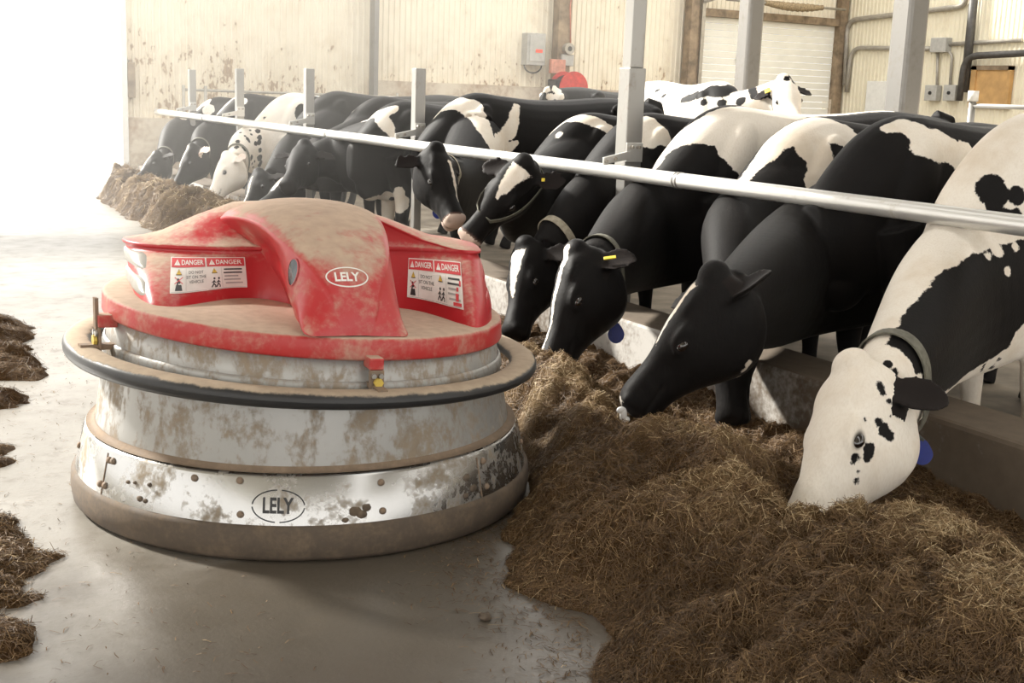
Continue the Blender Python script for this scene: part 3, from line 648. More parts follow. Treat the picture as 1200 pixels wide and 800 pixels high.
# the worn hood sits a little askew on its base: lower on the bunk side
def settle(o):
    for ch in o.children:
        if ch.type == 'MESH':
            me = ch.data; n_ = len(me.vertices); A = np.empty(n_ * 3, np.float32); me.vertices.foreach_get('co', A); A = A.reshape(-1, 3); og = world_loc(ch); z = A[:, 2] + og[2]
            xr = (A[:, 0] + og[0] - RC[0]) * .947 - (A[:, 1] + og[1] - RC[1]) * .322
            A[:, 2] -= xr * np.interp(z, [.30, .52, .63, .70, .87], [0, .042, .066, .066, 0]); me.vertices.foreach_set('co', A.ravel()); me.update()
        settle(ch)
settle(robot)

# ------------------------------------------------------------------ feed on the floor
def feed_mat(name, cols, bs=.5):
    m, nt, b = new_mat(name); v = worldpos(nt)
    cm = N(nt, 'ShaderNodeMix', data_type='RGBA'); cm.inputs[7].default_value = (.30, .21, .11, 1); nt.links.new(mth(nt, 'MULTIPLY', N(nt, 'ShaderNodeAttribute', attribute_name='dry').outputs['Fac'], .55), cm.inputs[0])
    n1 = noise(nt, 5, 5, .6, v, .3); n2 = noise(nt, 55, 5, .7, mapping(nt, v, (1, 1, 1.6)), .6); n3 = noise(nt, 170, 2, .6, v, .8)
    f = mth(nt, 'ADD', mth(nt, 'MULTIPLY', n1.outputs[0], .35), mth(nt, 'ADD', mth(nt, 'MULTIPLY', n2.outputs[0], .4), mth(nt, 'MULTIPLY', n3.outputs[0], .25)))
    nt.links.new(ramp(nt, f, [(.36, cols[0]), (.5, cols[1]), (.64, cols[2])]), cm.inputs[6]); nt.links.new(cm.outputs[2], b.inputs['Base Color']); b.inputs['Roughness'].default_value = .9; b.inputs['Specular IOR Level'].default_value = .2
    bump(nt, b, mth(nt, 'ADD', n2.outputs[0], n3.outputs[0]), bs, .02)
    return m
M['feed'] = feed_mat('silage', [(.034, .017, .006), (.090, .048, .017), (.165, .098, .039)], .9)
m_, nt_, b_ = new_mat('straw'); a_ = N(nt_, 'ShaderNodeAttribute', attribute_name='tone')
nt_.links.new(ramp(nt_, a_.outputs['Fac'], [(0., (.050, .026, .009)), (.45, (.130, .071, .026)), (.78, (.245, .155, .068)), (1., (.52, .40, .23))]), b_.inputs['Base Color']); b_.inputs['Roughness'].default_value = .65; M['straw'] = m_
ED = np.array([(-1., 1.45), (1.6, 1.40), (2.3, 1.50), (2.62, 1.72), (2.8, 1.80), (3.0, 1.72), (3.25, 1.76), (3.45, 1.86), (3.65, 2.02), (4.1, 2.33), (5, 2.40), (6, 2.5), (9, 2.55), (11, 2.6), (12.1, 2.62), (13, 2.66), (16.0, 2.76), (16.6, 2.95), (17, 3.3)])
LUMPS = [(*onz(x, y, z)[:2], h, r) for x, y, z, h, r in ((640, 452, .25, .06, .16), (690, 492, .25, .07, .14), (745, 530, .25, .06, .13), (820, 560, .25, .07, .17), (880, 590, .25, .05, .13), (985, 650, .25, .05, .14), (1000, 720, .2, .06, .2), (1130, 790, .2, .06, .2), (760, 640, .15, .03, .16), (660, 580, .12, .03, .15), (935, 612, .15, -.13, .17), (975, 622, .15, -.12, .17), (735, 500, .2, -.11, .17), (632, 428, .12, -.10, .22), (665, 436, .12, -.10, .22), (605, 415, .12, -.08, .2), (700, 450, .12, -.05, .2))]
def feed_h(X, Y, want_dry=False):
    XL = np.interp(Y, ED[:, 0], ED[:, 1]) + .10 * (vnoise(X * 0 + 3.3, Y * 4.5) - .5) + .05 * (vnoise(X * 9, Y * 11) - .5)
    far = sstep(8, 10, Y)
    XRg = 2.52 + .14 * (vnoise(X * 0 + 9, Y * 1.3) - .5) * (1 - far) + far * .48 + .1 * sstep(4, 5, Y)
    H = .265 + .08 * (vnoise(X * 0 + 1.7, Y * 1.9) - .5) - .05 * sstep(2.4, 1.2, Y) + .03 * far
    s = np.clip((X - XL) / (XRg - XL), 0, 1); up = 1 - (1 - s) ** 1.9; up = up * (1 - .15 * np.sin(pi * s) * (1 - far))
    t = np.clip((X - XRg) / .62, 0, 1); dn = 1 - .80 * (t * t * (3 - 2 * t))
    tr = sstep(2.9, 3.5, X)
    h = H * up * dn
    warp = vnoise(X * 5, Y * 5) * .6
    l1 = 1 - np.abs(2 * vnoise(X * 4.2 + warp, Y * 4.2 - warp) - 1); l2 = 1 - np.abs(2 * vnoise(X * 11 + 5 + warp, Y * 11) - 1); l3 = vnoise(X * 30, Y * 30); l4 = vnoise(X * 70, Y * 70)
    body = np.clip((X - XL) / .22, 0, 1) ** .8
    h = h + body * ((.12 + .05 * far) * (l1 - .55) + (.062 + .02 * far) * (l2 - .5) + .034 * (l3 - .5) + .014 * (l4 - .5)) * (.55 + .45 * dn)
    for (cx, cy, a_, r_) in LUMPS: h = h + a_ * np.exp(-((X - cx) ** 2 + (Y - cy) ** 2) / r_ ** 2)
    if want_dry: return sstep(.60, .92, .6 * l1 + .4 * l2) * np.exp(-((X - XRg + .02) / (.30 + .2 * far)) ** 2) + .12 * (l3 - .5)
    thin = np.clip((X - XL) / .16, 0, 1); h = h * (.25 + .75 * thin)
    edge = np.clip((X - XL) / .05, -1, 1)
    h = np.where(X < XL, -.02, h + .012 * np.clip(edge, 0, 1))
    return h
# keep feed under the robot's edge and out of the robot itself
def feed_clip(X, Y, h):
    r = np.hypot(X - RC[0], Y - RC[1]); return np.where(r < .845, -.02, np.minimum(h, (r - .845) * 2.2 + .05))
def heap(name, x0, x1, y0, y1, st, fn, mat, label, nstrand, wfun, seed, slen=(.02, .062), wid=(.0011, .0024), lift=.012, group=None, dryf=None, seg=2):
    nx, ny = int((x1 - x0) / st) + 1, int((y1 - y0) / st) + 1
    gx, gy = np.meshgrid(np.linspace(x0, x1, nx), np.linspace(y0, y1, ny)); gz = fn(gx, gy)
    V = np.stack([gx.ravel(), gy.ravel(), gz.ravel()], 1); idx = np.arange(nx * ny).reshape(ny, nx)
    q = np.stack([idx[:-1, :-1], idx[:-1, 1:], idx[1:, 1:], idx[1:, :-1]], -1).reshape(-1, 4)
    q = q[(V[q][:, :, 2] > -.015).any(1)]
    used = np.unique(q); mp = -np.ones(len(V), int); mp[used] = np.arange(len(used))
    V2 = V[used]; V2[:, 2] = np.maximum(V2[:, 2], -.004)
    o = mesh_obj(name, V2, mp[q].tolist(), mat); tag(o, label, 'feed', group, 'stuff')
    if dryf is not None: o.data.attributes.new('dry', 'FLOAT', 'POINT').data.foreach_set('value', np.clip(dryf(V2[:, 0], V2[:, 1]), 0, 1).astype(np.float32))
    # loose stalks lying on it
    g = np.random.default_rng(seed); K = nstrand * 6
    sx, sy = g.uniform(x0, x1, K), g.uniform(y0, y1, K); hz = fn(sx, sy)
    w = wfun(sx, sy) * (hz > .002); keep = g.random(K) < w; sx, sy, hz = sx[keep][:nstrand], sy[keep][:nstrand], hz[keep][:nstrand]
    n = len(sx); e_ = .012
    nrm = np.stack([-(fn(sx + e_, sy) - fn(sx - e_, sy)) / (2 * e_), -(fn(sx, sy + e_) - fn(sx, sy - e_)) / (2 * e_), np.ones(n)], 1); nrm[:, :2] = np.clip(nrm[:, :2], -1.6, 1.6); nrm /= np.linalg.norm(nrm, axis=1)[:, None]
    dr = g.normal(size=(n, 3)); dr -= nrm * (dr * nrm).sum(1)[:, None] * .88; dr /= np.linalg.norm(dr, axis=1)[:, None]
    sidev = np.cross(dr, nrm + g.normal(size=(n, 3)) * .5); sidev /= np.linalg.norm(sidev, axis=1)[:, None]
    L = g.uniform(*slen, n) * (.6 + g.random(n)); W = g.uniform(*wid, n)
    c = np.stack([sx, sy, hz], 1) + nrm * (g.random(n) * lift)[:, None]
    bend = nrm * (g.normal(size=n) * .12 - .08)[:, None] * L[:, None] + sidev * (g.normal(size=n) * .15 * L)[:, None]
    pts = [c - dr * (L / 2)[:, None] + bend, c, c + dr * (L / 2)[:, None] + bend] if seg == 2 else [c - dr * (L / 2)[:, None], c + dr * (L / 2)[:, None]]
    P = np.stack([q_ + s_ * sidev * W[:, None] / 2 for q_ in pts for s_ in (-1, 1)], 1).reshape(-1, 3)
    P[:, 2] = np.maximum(P[:, 2], .002)
    b0 = np.arange(n)[:, None] * (2 * seg + 2); Fq = np.concatenate([b0 + [0, 1, 3, 2], b0 + [2, 3, 5, 4]], 0) if seg == 2 else b0 + [0, 1, 3, 2]
    org = world_loc(o); me = bpy.data.meshes.new('loose_stalks'); me.vertices.add(len(P)); me.vertices.foreach_set('co', (P - org).astype(np.float32).ravel())
    me.loops.add(Fq.size); me.loops.foreach_set('vertex_index', Fq.astype(np.int32).ravel()); me.polygons.add(len(Fq))
    me.polygons.foreach_set('loop_start', np.arange(len(Fq), dtype=np.int32) * 4); me.update(calc_edges=True)
    at = me.attributes.new('tone', 'FLOAT', 'POINT'); tn = np.clip(g.beta(1.5, 3.0, n) + .25 * (vnoise(sx * 3, sy * 3) - .5) + (.42 * np.clip(dryf(sx, sy), 0, 1) if dryf is not None else 0), 0, 1); at.data.foreach_set('value', np.repeat(tn, 2 * seg + 2).astype(np.float32))
    me.materials.append(M['straw']); so = bpy.data.objects.new('loose_stalks', me); COL.objects.link(so); so.parent = o; so['kind'] = 'stuff'
    return o
fn1 = lambda X, Y: feed_clip(X, Y, feed_h(X, Y))
near_w = lambda X, Y: np.clip(7.0 / (X * X + Y * Y + 1) , 0, .95)
heap('silage_heap', 1.30, XW0, .9, 9.0, .013, fn1, M['feed'], 'long brown heap of shredded silage between the robot and the bunk wall', 360000, near_w, 3, slen=(.014, .045), wid=(.0009, .0019), lift=.009, dryf=lambda X, Y: feed_h(X, Y, True), seg=1)
heap('silage_heap', 2.3, XW0, 9.0, 17.2, .022, fn1, M['feed'], 'lumpy far end of the silage row in front of the far cows', 16000, lambda X, Y: np.full_like(X, .5), 4, (.04, .10), (.003, .005), dryf=lambda X, Y: feed_h(X, Y, True))
def scrap(pts, hmax, seed):
    def fn(X, Y):
        d = np.full_like(X, -9.)
        for (cx, cy, r) in pts: d = np.maximum(d, r - np.hypot(X - cx, (Y - cy)))
        d = d + .16 * (vnoise(X * 5 + seed, Y * 5) - .5) + .07 * (vnoise(X * 16, Y * 16 + seed) - .5)
        l1 = vnoise(X * 9, Y * 9); l2 = vnoise(X * 32, Y * 32)
        return np.where(d > 0, np.minimum(d * .6, hmax) * (.35 + .9 * l1) + .018 * l2 * np.clip(d * 8, 0, 1), -.02)
    return fn
def px_ground(lst): return [(*onz(x, y)[:2], r) for x, y, r in lst]
for k, (lst, h, lab, ns) in enumerate((
        ([(-30, 400, .35), (-15, 430, .28), (5, 405, .16), (12, 440, .13), (-5, 470, .16), (22, 432, .07), (-10, 385, .2)], .10, 'dark clump of spilled silage left of the robot, farther one', 5000),
        ([(-5, 545, .07), (18, 549, .045), (-20, 530, .1)], .03, 'thin streak of spilled silage between the two left clumps', 800),
        ([(-20, 640, .16), (5, 665, .11), (20, 670, .07), (-15, 620, .13), (10, 705, .11), (25, 702, .07), (-5, 745, .12), (-20, 700, .14), (12, 738, .06)], .05, 'scattered silage on the concrete at the lower left, nearest the camera', 6000))):
    P = px_ground(lst); xs = [p[0] for p in P]; ys = [p[1] for p in P]
    heap('spilled_silage', min(xs) - .5, max(xs) + .4, min(ys) - .5, max(ys) + .5, .012, scrap(P, h, k * 7.3), M['feed'], lab, ns, lambda X, Y: np.full_like(X, .9), 20 + k)
def litter(n, fxy, seed, label):
    g = np.random.default_rng(seed); V = []; Fq = []; tn = []
    for i in range(n):
        x, y = fxy(g); a = g.uniform(0, pi); L_ = g.uniform(.008, .04); w = g.uniform(.0012, .003); dx, dy = cos(a), sin(a); b0 = len(V); z = .0015 + g.random() * .002
        for q in (-1, 0, 1):
            for sd_ in (-1, 1): V.append((x + dx * L_ * q / 2 - dy * w * sd_ / 2 + abs(q) * dy * L_ * .1, y + dy * L_ * q / 2 + dx * w * sd_ / 2 - abs(q) * dx * L_ * .1, z + (1 - abs(q)) * .003))
        Fq += [(b0, b0 + 1, b0 + 3, b0 + 2), (b0 + 2, b0 + 3, b0 + 5, b0 + 4)]; tn += [g.beta(1.2, 2.5)] * 6
    o = mesh_obj('straw_litter', V, Fq, M['straw'], smooth=False); at = o.data.attributes.new('tone', 'FLOAT', 'POINT'); at.data.foreach_set('value', np.array(tn, np.float32)); tag(o, label, 'straw', kind='stuff')
def near_edge(g):
    y = g.uniform(1.9, 3.9); return np.interp(y, ED[:, 0], ED[:, 1]) - abs(g.normal()) * .16 - .01, y
litter(1500, near_edge, 31, 'loose bits of stalk on the concrete along the heap edge')
litter(700, lambda g: (g.uniform(.35, 1.0), g.uniform(2.6, 8.0)), 32, 'bits of stalk strewn on the concrete left of the robot')
# a crumb of dung on the concrete
def clod(name, px, py, r, label, cat):
    c = onz(px, py); bm = bmesh.new(); bmesh.ops.create_icosphere(bm, subdivisions=3, radius=1); V = np.array([v.co[:] for v in bm.verts]); Fc = [[v.index for v in f.verts] for f in bm.faces]; bm.free()
    V = V * (1 + .5 * (vnoise(V[:, 0] * 2.3 + 4, V[:, 1] * 2.3, V[:, 2] * 2.3) - .5) + .2 * (vnoise(V[:, 0] * 7, V[:, 1] * 7, V[:, 2] * 7) - .5))[:, None]
    V = c + V * (r, r, r * .7) + (0, 0, r * .55); V[:, 2] = np.maximum(V[:, 2], .001); tag(mesh_obj(name, V, Fc, M['skirtrub']), label, cat)
clod('dung_clod', 569, 726, .017, 'small brown clod lying alone on the concrete before the heap', 'clod')

# ------------------------------------------------------------------ cows
def coat_mat():
    m, nt, b = new_mat('cow_coat'); v = worldpos(nt)
    a = N(nt, 'ShaderNodeAttribute', attribute_name='coat').outputs['Fac']; sk = N(nt, 'ShaderNodeAttribute', attribute_name='skin').outputs['Fac']; da = N(nt, 'ShaderNodeAttribute', attribute_name='dark').outputs['Fac']
    n1 = noise(nt, 28, 4, .6, v); n2 = noise(nt, 140, 3, .6, mapping(nt, v, (1, 1, .35))); n3 = noise(nt, 3, 4, .6, v)
    f = mth(nt, 'ADD', a, mth(nt, 'ADD', mth(nt, 'MULTIPLY', mth(nt, 'SUBTRACT', n1.outputs[0], .5), .035), mth(nt, 'MULTIPLY', mth(nt, 'SUBTRACT', n2.outputs[0], .5), .014)))
    k = sub_step(nt, f, -.0035, .0035)
    w = mix(nt, sub_step(nt, n3.outputs[0], .4, .72), (.80, .745, .665), (.66, .57, .46)); w = mix(nt, mth(nt, 'MULTIPLY', sub_step(nt, n2.outputs[0], .4, .7), .25), w, (.6, .52, .42))
    bl = mix(nt, n3.outputs[0], (.006, .0056, .0058), (.013, .0115, .011))
    c = mix(nt, k, bl, w); c = mix(nt, sk, c, (.50, .30, .24)); c = mix(nt, da, c, (.02, .018, .018))
    nt.links.new(c, b.inputs['Base Color'])
    nt.links.new(mth(nt, 'ADD', mth(nt, 'MULTIPLY', k, .16), .58), b.inputs['Roughness']); b.inputs['Specular IOR Level'].default_value = .10
    b.inputs['Sheen Weight'].default_value = .05; b.inputs['Sheen Roughness'].default_value = .28
    bump(nt, b, mth(nt, 'ADD', n2.outputs[0], mth(nt, 'MULTIPLY', n1.outputs[0], .8)), .22, .006)
    return m
M['coat'] = coat_mat()
m_, nt_, b_ = new_mat('cow_eye'); b_.inputs['Base Color'].default_value = (.012, .008, .007, 1); b_.inputs['Roughness'].default_value = .04; b_.inputs['Coat Weight'].default_value = 1; M['eye'] = m_
M['strap'] = plain('collar_strap', (.14, .135, .105), .7, var=.25, scale=40)
M['strapdark'] = plain('collar_strap_dark', (.055, .06, .055), .7, var=.25, scale=40)
M['straplight'] = plain('collar_strap_light', (.40, .36, .28), .7, var=.2, scale=40)
M['blue'] = plain('tag_blue', (.012, .028, .24), .45, var=.15)
M['tagyellow'] = plain('tag_yellow', (.75, .58, .05), .5, var=.1)
M['horn'] = plain('tag_hole', (.5, .5, .5), .5)
M['slobber'] = plain('slobber', (.75, .76, .76), .1, var=.05)
def ringp(c, up, sd_, hw, hu, hd, n=2.3, k=.0, NN=28):
    a = np.arange(NN) * 2 * pi / NN; co, si = np.cos(a), np.sin(a)
    x = hw * np.sign(co) * np.abs(co) ** (2 / n) * (1 - k * np.clip(-si, 0, 1)); y = np.where(si > 0, hu, hd) * np.sign(si) * np.abs(si) ** (2 / n)
    return c + np.outer(x, sd_) + np.outer(y, up)
_ico = None
def ellipsoid(c, ax, r):
    global _ico
    if _ico is None:
        bm = bmesh.new(); bmesh.ops.create_icosphere(bm, subdivisions=3, radius=1); _ico = (np.array([v.co[:] for v in bm.verts]), [tuple(v.index for v in f.verts) for f in bm.faces]); bm.free()
    V, Fc = _ico; return np.asarray(c) + sum(np.outer(V[:, i] * r[i], ax[i]) for i in range(3)), Fc
TR = np.array([  # trunk: x, top, bottom, half width
    (-1.62, 1.33, 1.10, .06), (-1.58, 1.39, .98, .13), (-1.48, 1.415, .86, .20), (-1.25, 1.435, .74, .285), (-1.05, 1.44, .68, .305), (-.75, 1.415, .60, .325), (-.45, 1.405, .57, .325), (-.18, 1.425, .60, .275), (.04, 1.44, .63, .225), (.22, 1.36, .66, .195), (.38, 1.20, .70, .155), (.50, 1.05, .78, .08)])
HD = np.array([  # head: t, top, bottom, half width
    (-.075, -.060, -.155, .050), (-.035, -.022, -.215, .080), (.03, .004, -.262, .096), (.12, .010, -.300, .107), (.22, .013, -.325, .113), (.32, .014, -.330, .115), (.42, .011, -.315, .111), (.52, .003, -.278, .097), (.62, -.006, -.235, .077), (.72, -.007, -.200, .069), (.82, -.003, -.176, .067), (.90, .000, -.166, .071), (.96, -.004, -.155, .072), (1.0, -.018, -.140, .064), (1.025, -.045, -.112, .042)])
def cow(label, wit, heading, poll, muz, face, scale=1., floor=FLC, hs=1., vox=.012, base=-1, paint=(), blaze=None, ear_coat=(-1, -1), ears=None, collar=None, tags=(), tailside=1, nose=None, neck_k=1., eartag=None, crest=None):
    fwd = np.array([cos(radians(heading)), sin(radians(heading)), 0]); lef = np.array([-fwd[1], fwd[0], 0]); zz_ = np.array([0, 0, 1.]); org = np.array([wit[0], wit[1], floor])
    def L(x, y, z): return org + scale * (fwd * x + lef * y + zz_ * z)
    parts = []
    # trunk
    tb = crom(TR, 44); V = []
    for x, t, b_, w in tb:
        zc = b_ + (t - b_) * .52; V += list(ringp(L(x, 0, zc), zz_, lef, w * scale, (t - zc) * scale, (zc - b_) * scale, 2.25, .12))
    parts.append(loft_faces(V, len(tb), 28))
    # head frame
    poll, muz = np.asarray(poll, float), np.asarray(muz, float); d = unit(muz - poll); LH = .56 * hs
    n = np.asarray(face, float); n = unit(n - d * (n @ d)); s = np.cross(n, d)      # s: the cow's left
    hp = lambda t, nn, ss: poll + d * t * LH + (n * nn + s * ss) * hs
    # neck
    E_ = hp(.10, -.125, 0); S_ = L(-.02, 0, 1.04); up1 = unit(n * .35 - d * .9)
    NK = np.array([(.40, .42, .235), (.315, .440, .225), (.235, .405, .198), (.185, .335, .166), (.150, .258, .132), (.125, .190, .100)]) * scale * neck_k
    ns = crom(NK, 26); V = []; nfr = []; ns[:4] *= np.array([.62, .78, .90, .97])[:, None]
    q = np.linspace(0, 1, 26)[:, None]
    if crest is None:
        P1 = S_ + fwd * .30 * scale + zz_ * .02; P2 = E_ + unit(-n * .75 - d * .65) * .26
        NP = (1 - q) ** 3 * S_ + 3 * q * (1 - q) ** 2 * P1 + 3 * q * q * (1 - q) * P2 + q ** 3 * E_
    else:                                   # the crest runs from the withers under the rail to the nape
        Wt = L(-.02, 0, 1.41); Np = E_ + up1 * .125 * scale; c0_, c1_ = np.asarray(crest[0]), np.asarray(crest[1])
        K_ = np.array([Wt, c0_, c1_, Np]); sg_ = np.concatenate([[0], np.cumsum(np.linalg.norm(np.diff(K_, axis=0), axis=1))]); sg_ /= sg_[-1]
        CC = np.stack([np.interp(q[:, 0], sg_, K_[:, i]) for i in range(3)], 1)
        for _ in range(12): CC[1:-1] = .5 * CC[1:-1] + .25 * (CC[:-2] + CC[2:])
        CT = np.gradient(CC, axis=0); CT /= np.linalg.norm(CT, axis=1)[:, None]; NP = []
        for i in range(26):
            f = i / 25; u = unit(zz_ * (1 - f) + up1 * f); u = unit(u - CT[i] * (u @ CT[i])); u = unit(u * min(1, .25 + 3 * f) + zz_ * max(0, .75 - 3 * f)); NP.append(CC[i] - u * ns[i, 0])
        NP = np.array(NP)
    NT = np.gradient(NP, axis=0); NT /= np.linalg.norm(NT, axis=1)[:, None]
    for i, (p, t) in enumerate(zip(NP, NT)):
        u = unit(zz_ * (1 - i / 25) + up1 * (i / 25)); u = unit(u - t * (u @ t)); sd_ = np.cross(u, t); nfr.append((p, t, u, sd_))
        V += list(ringp(p, u, sd_, ns[i, 2], ns[i, 0], ns[i, 1], 2.1, .10))
    parts.append(loft_faces(V, 26, 28))
    # head
    hb = crom(HD, 46); V = []
    for t, tp, bt, w in hb:
        mid = (tp * .42 + bt * .58); V += list(ringp(hp(t, mid, 0), n, s, w * hs, (tp - mid) * hs, (mid - bt) * hs, 2.7, .30))
    V, Fc = loft_faces(V, len(hb), 28); parts.append((V, Fc))
    ax = (d, n, s)
    def el(t, nn, ss, r): parts.append(ellipsoid(hp(t, nn, ss), ax, [x * hs for x in r]))
    el(.0, -.03, 0, (.062, .055, .066)); el(.20, -.012, 0, (.10, .028, .085))
    for g in (-1, 1):
        el(.385, -.044, .088 * g, (.060, .024, .021)); el(.435, -.064, .095 * g, (.046, .026, .017)); el(.30, -.200, .058 * g, (.120, .110, .050)); el(.945, -.040, .046 * g, (.036, .032, .026)); el(.93, -.115, .040 * g, (.045, .028, .028)); el(.52, -.10, .060 * g, (.12, .035, .022))
    el(.93, -.150, 0, (.045, .022, .04))
    # ears
    ear_tip = []
    for gi, g in enumerate((1, -1)):
        ed = unit((s * g * .86 - n * .30 - d * .12 - zz_ * .16) if ears is None or ears[gi] is None else np.asarray(ears[gi]))
        eb = hp(.085, -.082, .080 * g); wv = unit(np.cross(ed, s * g * .1 + n)); wv = wv if wv @ d > 0 else -wv; tv = np.cross(ed, wv); tv = tv if tv @ n > 0 else -tv
        es_ = crom(np.array([(0, .024, .018), (.18, .038, .014), (.38, .060, .0105), (.6, .066, .0095), (.8, .054, .009), (.94, .030, .008), (1., .008, .006)]), 22); V = []
        for t_, w_, th in es_:
            a = np.arange(20) * 2 * pi / 20; x = w_ * np.cos(a); y = th * np.sin(a) + .022 * (np.cos(a) ** 2) * min(1, w_ / .05) - .018
            V += list(eb + ed * t_ * .205 * hs + hs * (np.outer(x, wv) + np.outer(y, tv)))
        parts.append(loft_faces(V, len(es_), 20)); ear_tip.append((eb, ed, wv, tv))
    # legs, bones, udder, tail
    def limb(pts): pts = crom(np.array(pts), 24); parts.append(tube_vf([L(*p[:3]) for p in pts], pts[:, 3] * scale, 14))
    for g in (-1, 1):
        limb([(.16, .15 * g, .98, .13), (.10, .165 * g, .78, .105), (.06, .16 * g, .60, .075), (.07, .155 * g, .43, .058), (.055, .15 * g, .28, .040), (.06, .15 * g, .14, .046), (.085, .15 * g, .08, .05), (.10, .15 * g, .004, .062)])
        limb([(-1.18, .17 * g, 1.08, .19), (-1.10, .20 * g, .86, .155), (-1.22, .19 * g, .66, .09), (-1.36, .18 * g, .53, .062), (-1.33, .175 * g, .34, .044), (-1.29, .17 * g, .14, .048), (-1.26, .17 * g, .08, .052), (-1.24, .17 * g, .004, .062)])
        parts.append(ellipsoid(L(.10, .165 * g, 1.08), (unit(fwd * .35 - zz_), lef, unit(fwd + zz_ * .35)), (.30 * scale, .085 * scale, .12 * scale)))
        parts.append(ellipsoid(L(-1.10, .265 * g, 1.355), (fwd, lef, zz_), (.09 * scale, .045 * scale, .05 * scale)))
        parts.append(ellipsoid(L(-1.52, .12 * g, 1.33), (fwd, lef, zz_), (.06 * scale, .04 * scale, .05 * scale)))
    parts.append(ellipsoid(L(.30, 0, .72), (fwd, lef, zz_), (.14 * scale, .10 * scale, .14 * scale)))
    parts.append(ellipsoid(L(-1.05, 0, .62), (fwd, lef, zz_), (.24 * scale, .17 * scale, .17 * scale)))
    parts.append(tube_vf([L(*p) for p in ((-1.50, 0, 1.42), (-1.62, 0, 1.40), (-1.68, 0, 1.25), (-1.69, .01, .9), (-1.68, .02, .55), (-1.67, .02, .42))], np.array([.04, .034, .024, .02, .028, .012]) * scale, 10))
    b0 = 0; AV = []; AF = []
    for V, Fc in parts: AV.append(np.asarray(V, float)); AF += [tuple(i + b0 for i in f) for f in Fc]; b0 += len(V)
    AV = np.concatenate(AV)
    me = bpy.data.meshes.new('tmp'); me.from_pydata(AV.tolist(), [], AF)
    bm = bmesh.new(); bm.from_mesh(me); bmesh.ops.recalc_face_normals(bm, faces=bm.faces[:]); bm.to_mesh(me); bm.free()
    to = bpy.data.objects.new('tmp', me); COL.objects.link(to)
    rm = to.modifiers.new('r', 'REMESH'); rm.mode = 'VOXEL'; rm.voxel_size = vox; rm.adaptivity = 0
    sm = to.modifiers.new('s', 'SMOOTH'); sm.factor = .5; sm.iterations = int(np.clip((.030 / vox) ** 2, 3, 14))
    dg = bpy.context.evaluated_depsgraph_get(); me2 = bpy.data.meshes.new_from_object(to.evaluated_get(dg)); bpy.data.objects.remove(to); bpy.data.meshes.remove(me)
    nv = len(me2.vertices); X = np.empty(nv * 3, np.float32); me2.vertices.foreach_get('co', X); X = X.reshape(-1, 3).astype(float)
    NR = np.empty(nv * 3, np.float32); me2.vertices.foreach_get('normal', NR); NR = NR.reshape(-1, 3)
    rel = X - poll; ht = rel @ d / LH; hn = rel @ n / hs; hss = rel @ s / hs
    inhead = (ht > .1) & (ht < 1.15) & (np.abs(hss) < .14) & (hn > -.3) & (hn < .06)
    # nostrils, mouth line, eye sockets, furrow under the eye
    disp = np.zeros(nv); dk = np.zeros(nv)
    for g in (-1, 1):
        dd = np.sqrt(((ht - .975) * LH / hs / .016) ** 2 + ((hn + .052) / .020) ** 2 + ((hss - .046 * g) / .018) ** 2); disp -= .014 * hs * np.exp(-dd ** 2) * inhead; dk = np.maximum(dk, np.exp(-(dd * .95) ** 4) * inhead)
        de = np.sqrt(((ht - .435) * LH / hs / .034) ** 2 + ((hn + .062) / .022) ** 2); on = inhead & (hss * g > .05); disp -= .010 * hs * np.exp(-de ** 2 * 1.3) * on
        dk = np.maximum(dk, np.exp(-(de * 1.12) ** 6) * on)
    mg = np.exp(-((hn + .108 - .03 * np.clip(.9 - ht, 0, 1)) / .007) ** 2) * sstep(.70, .78, ht) * inhead; disp -= .006 * hs * mg; dk = np.maximum(dk, .6 * mg)
    wr = np.sin(hss * 0 + (ht * 46 + hn * 60)) * sstep(.42, .6, ht) * (1 - sstep(.75, .85, ht)) * inhead * (np.abs(hss) > .03); disp += .0009 * hs * wr
    X = X + NR * disp[:, None]
    # coat: signed distance painting
    polys = [tuple(p.vertices) for p in me2.polygons]
    bv = BVHTree.FromPolygons([tuple(v) for v in X], polys)
    def hit(px, py):
        dr = unit(pxray(px, py)); h = bv.ray_cast(Vector(CP), Vector(dr))
        if h[0] is not None: return np.array(h[0])
        r = X - CP; t = r @ dr; i = np.argmin(((r - np.outer(t, dr)) ** 2).sum(1)); return X[i]
    jit = .5 * (vnoise(X[:, 0] * 9, X[:, 1] * 9, X[:, 2] * 9) - .5) + .3 * (vnoise(X[:, 0] * 24, X[:, 1] * 24, X[:, 2] * 24) - .5)
    fld = np.full(nv, .5 * base)
    headsd = .17 * hs - np.sqrt(np.clip((ht - np.clip(ht, .05, 1.0)) * LH, -9, 9) ** 2 + (hn + .10) ** 2 * hs ** 2 + hss ** 2 * hs ** 2)
    for op in paint:
        kind, arg = op[0], op[1]; sg = 1 if kind[0] == 'w' else -1
        if kind[1:] == 'head': sdv = headsd
        elif kind[1:] == 'fun': sdv = arg(X, org, fwd, lef, scale, ht, hn, hss)
        else:
            sdv = np.full(nv, -9.)
            if kind[1:] == 'c': arg = [tuple(np.array(u_) * (1 - f_) + np.array(v_) * f_) for u_, v_ in zip(arg[:-1], arg[1:]) for f_ in (0, .2, .4, .6, .8)] + [arg[-1]]
            for a in arg:
                p = hit(a[0], a[1]); r = a[2] * ((p - CP) @ CF) / FPX; ds = np.linalg.norm(X - p, axis=1); sdv = np.maximum(sdv, r - ds + jit * min(.045, r * .7))
        fld = np.maximum(fld, sdv) if sg > 0 else np.minimum(fld, -sdv)
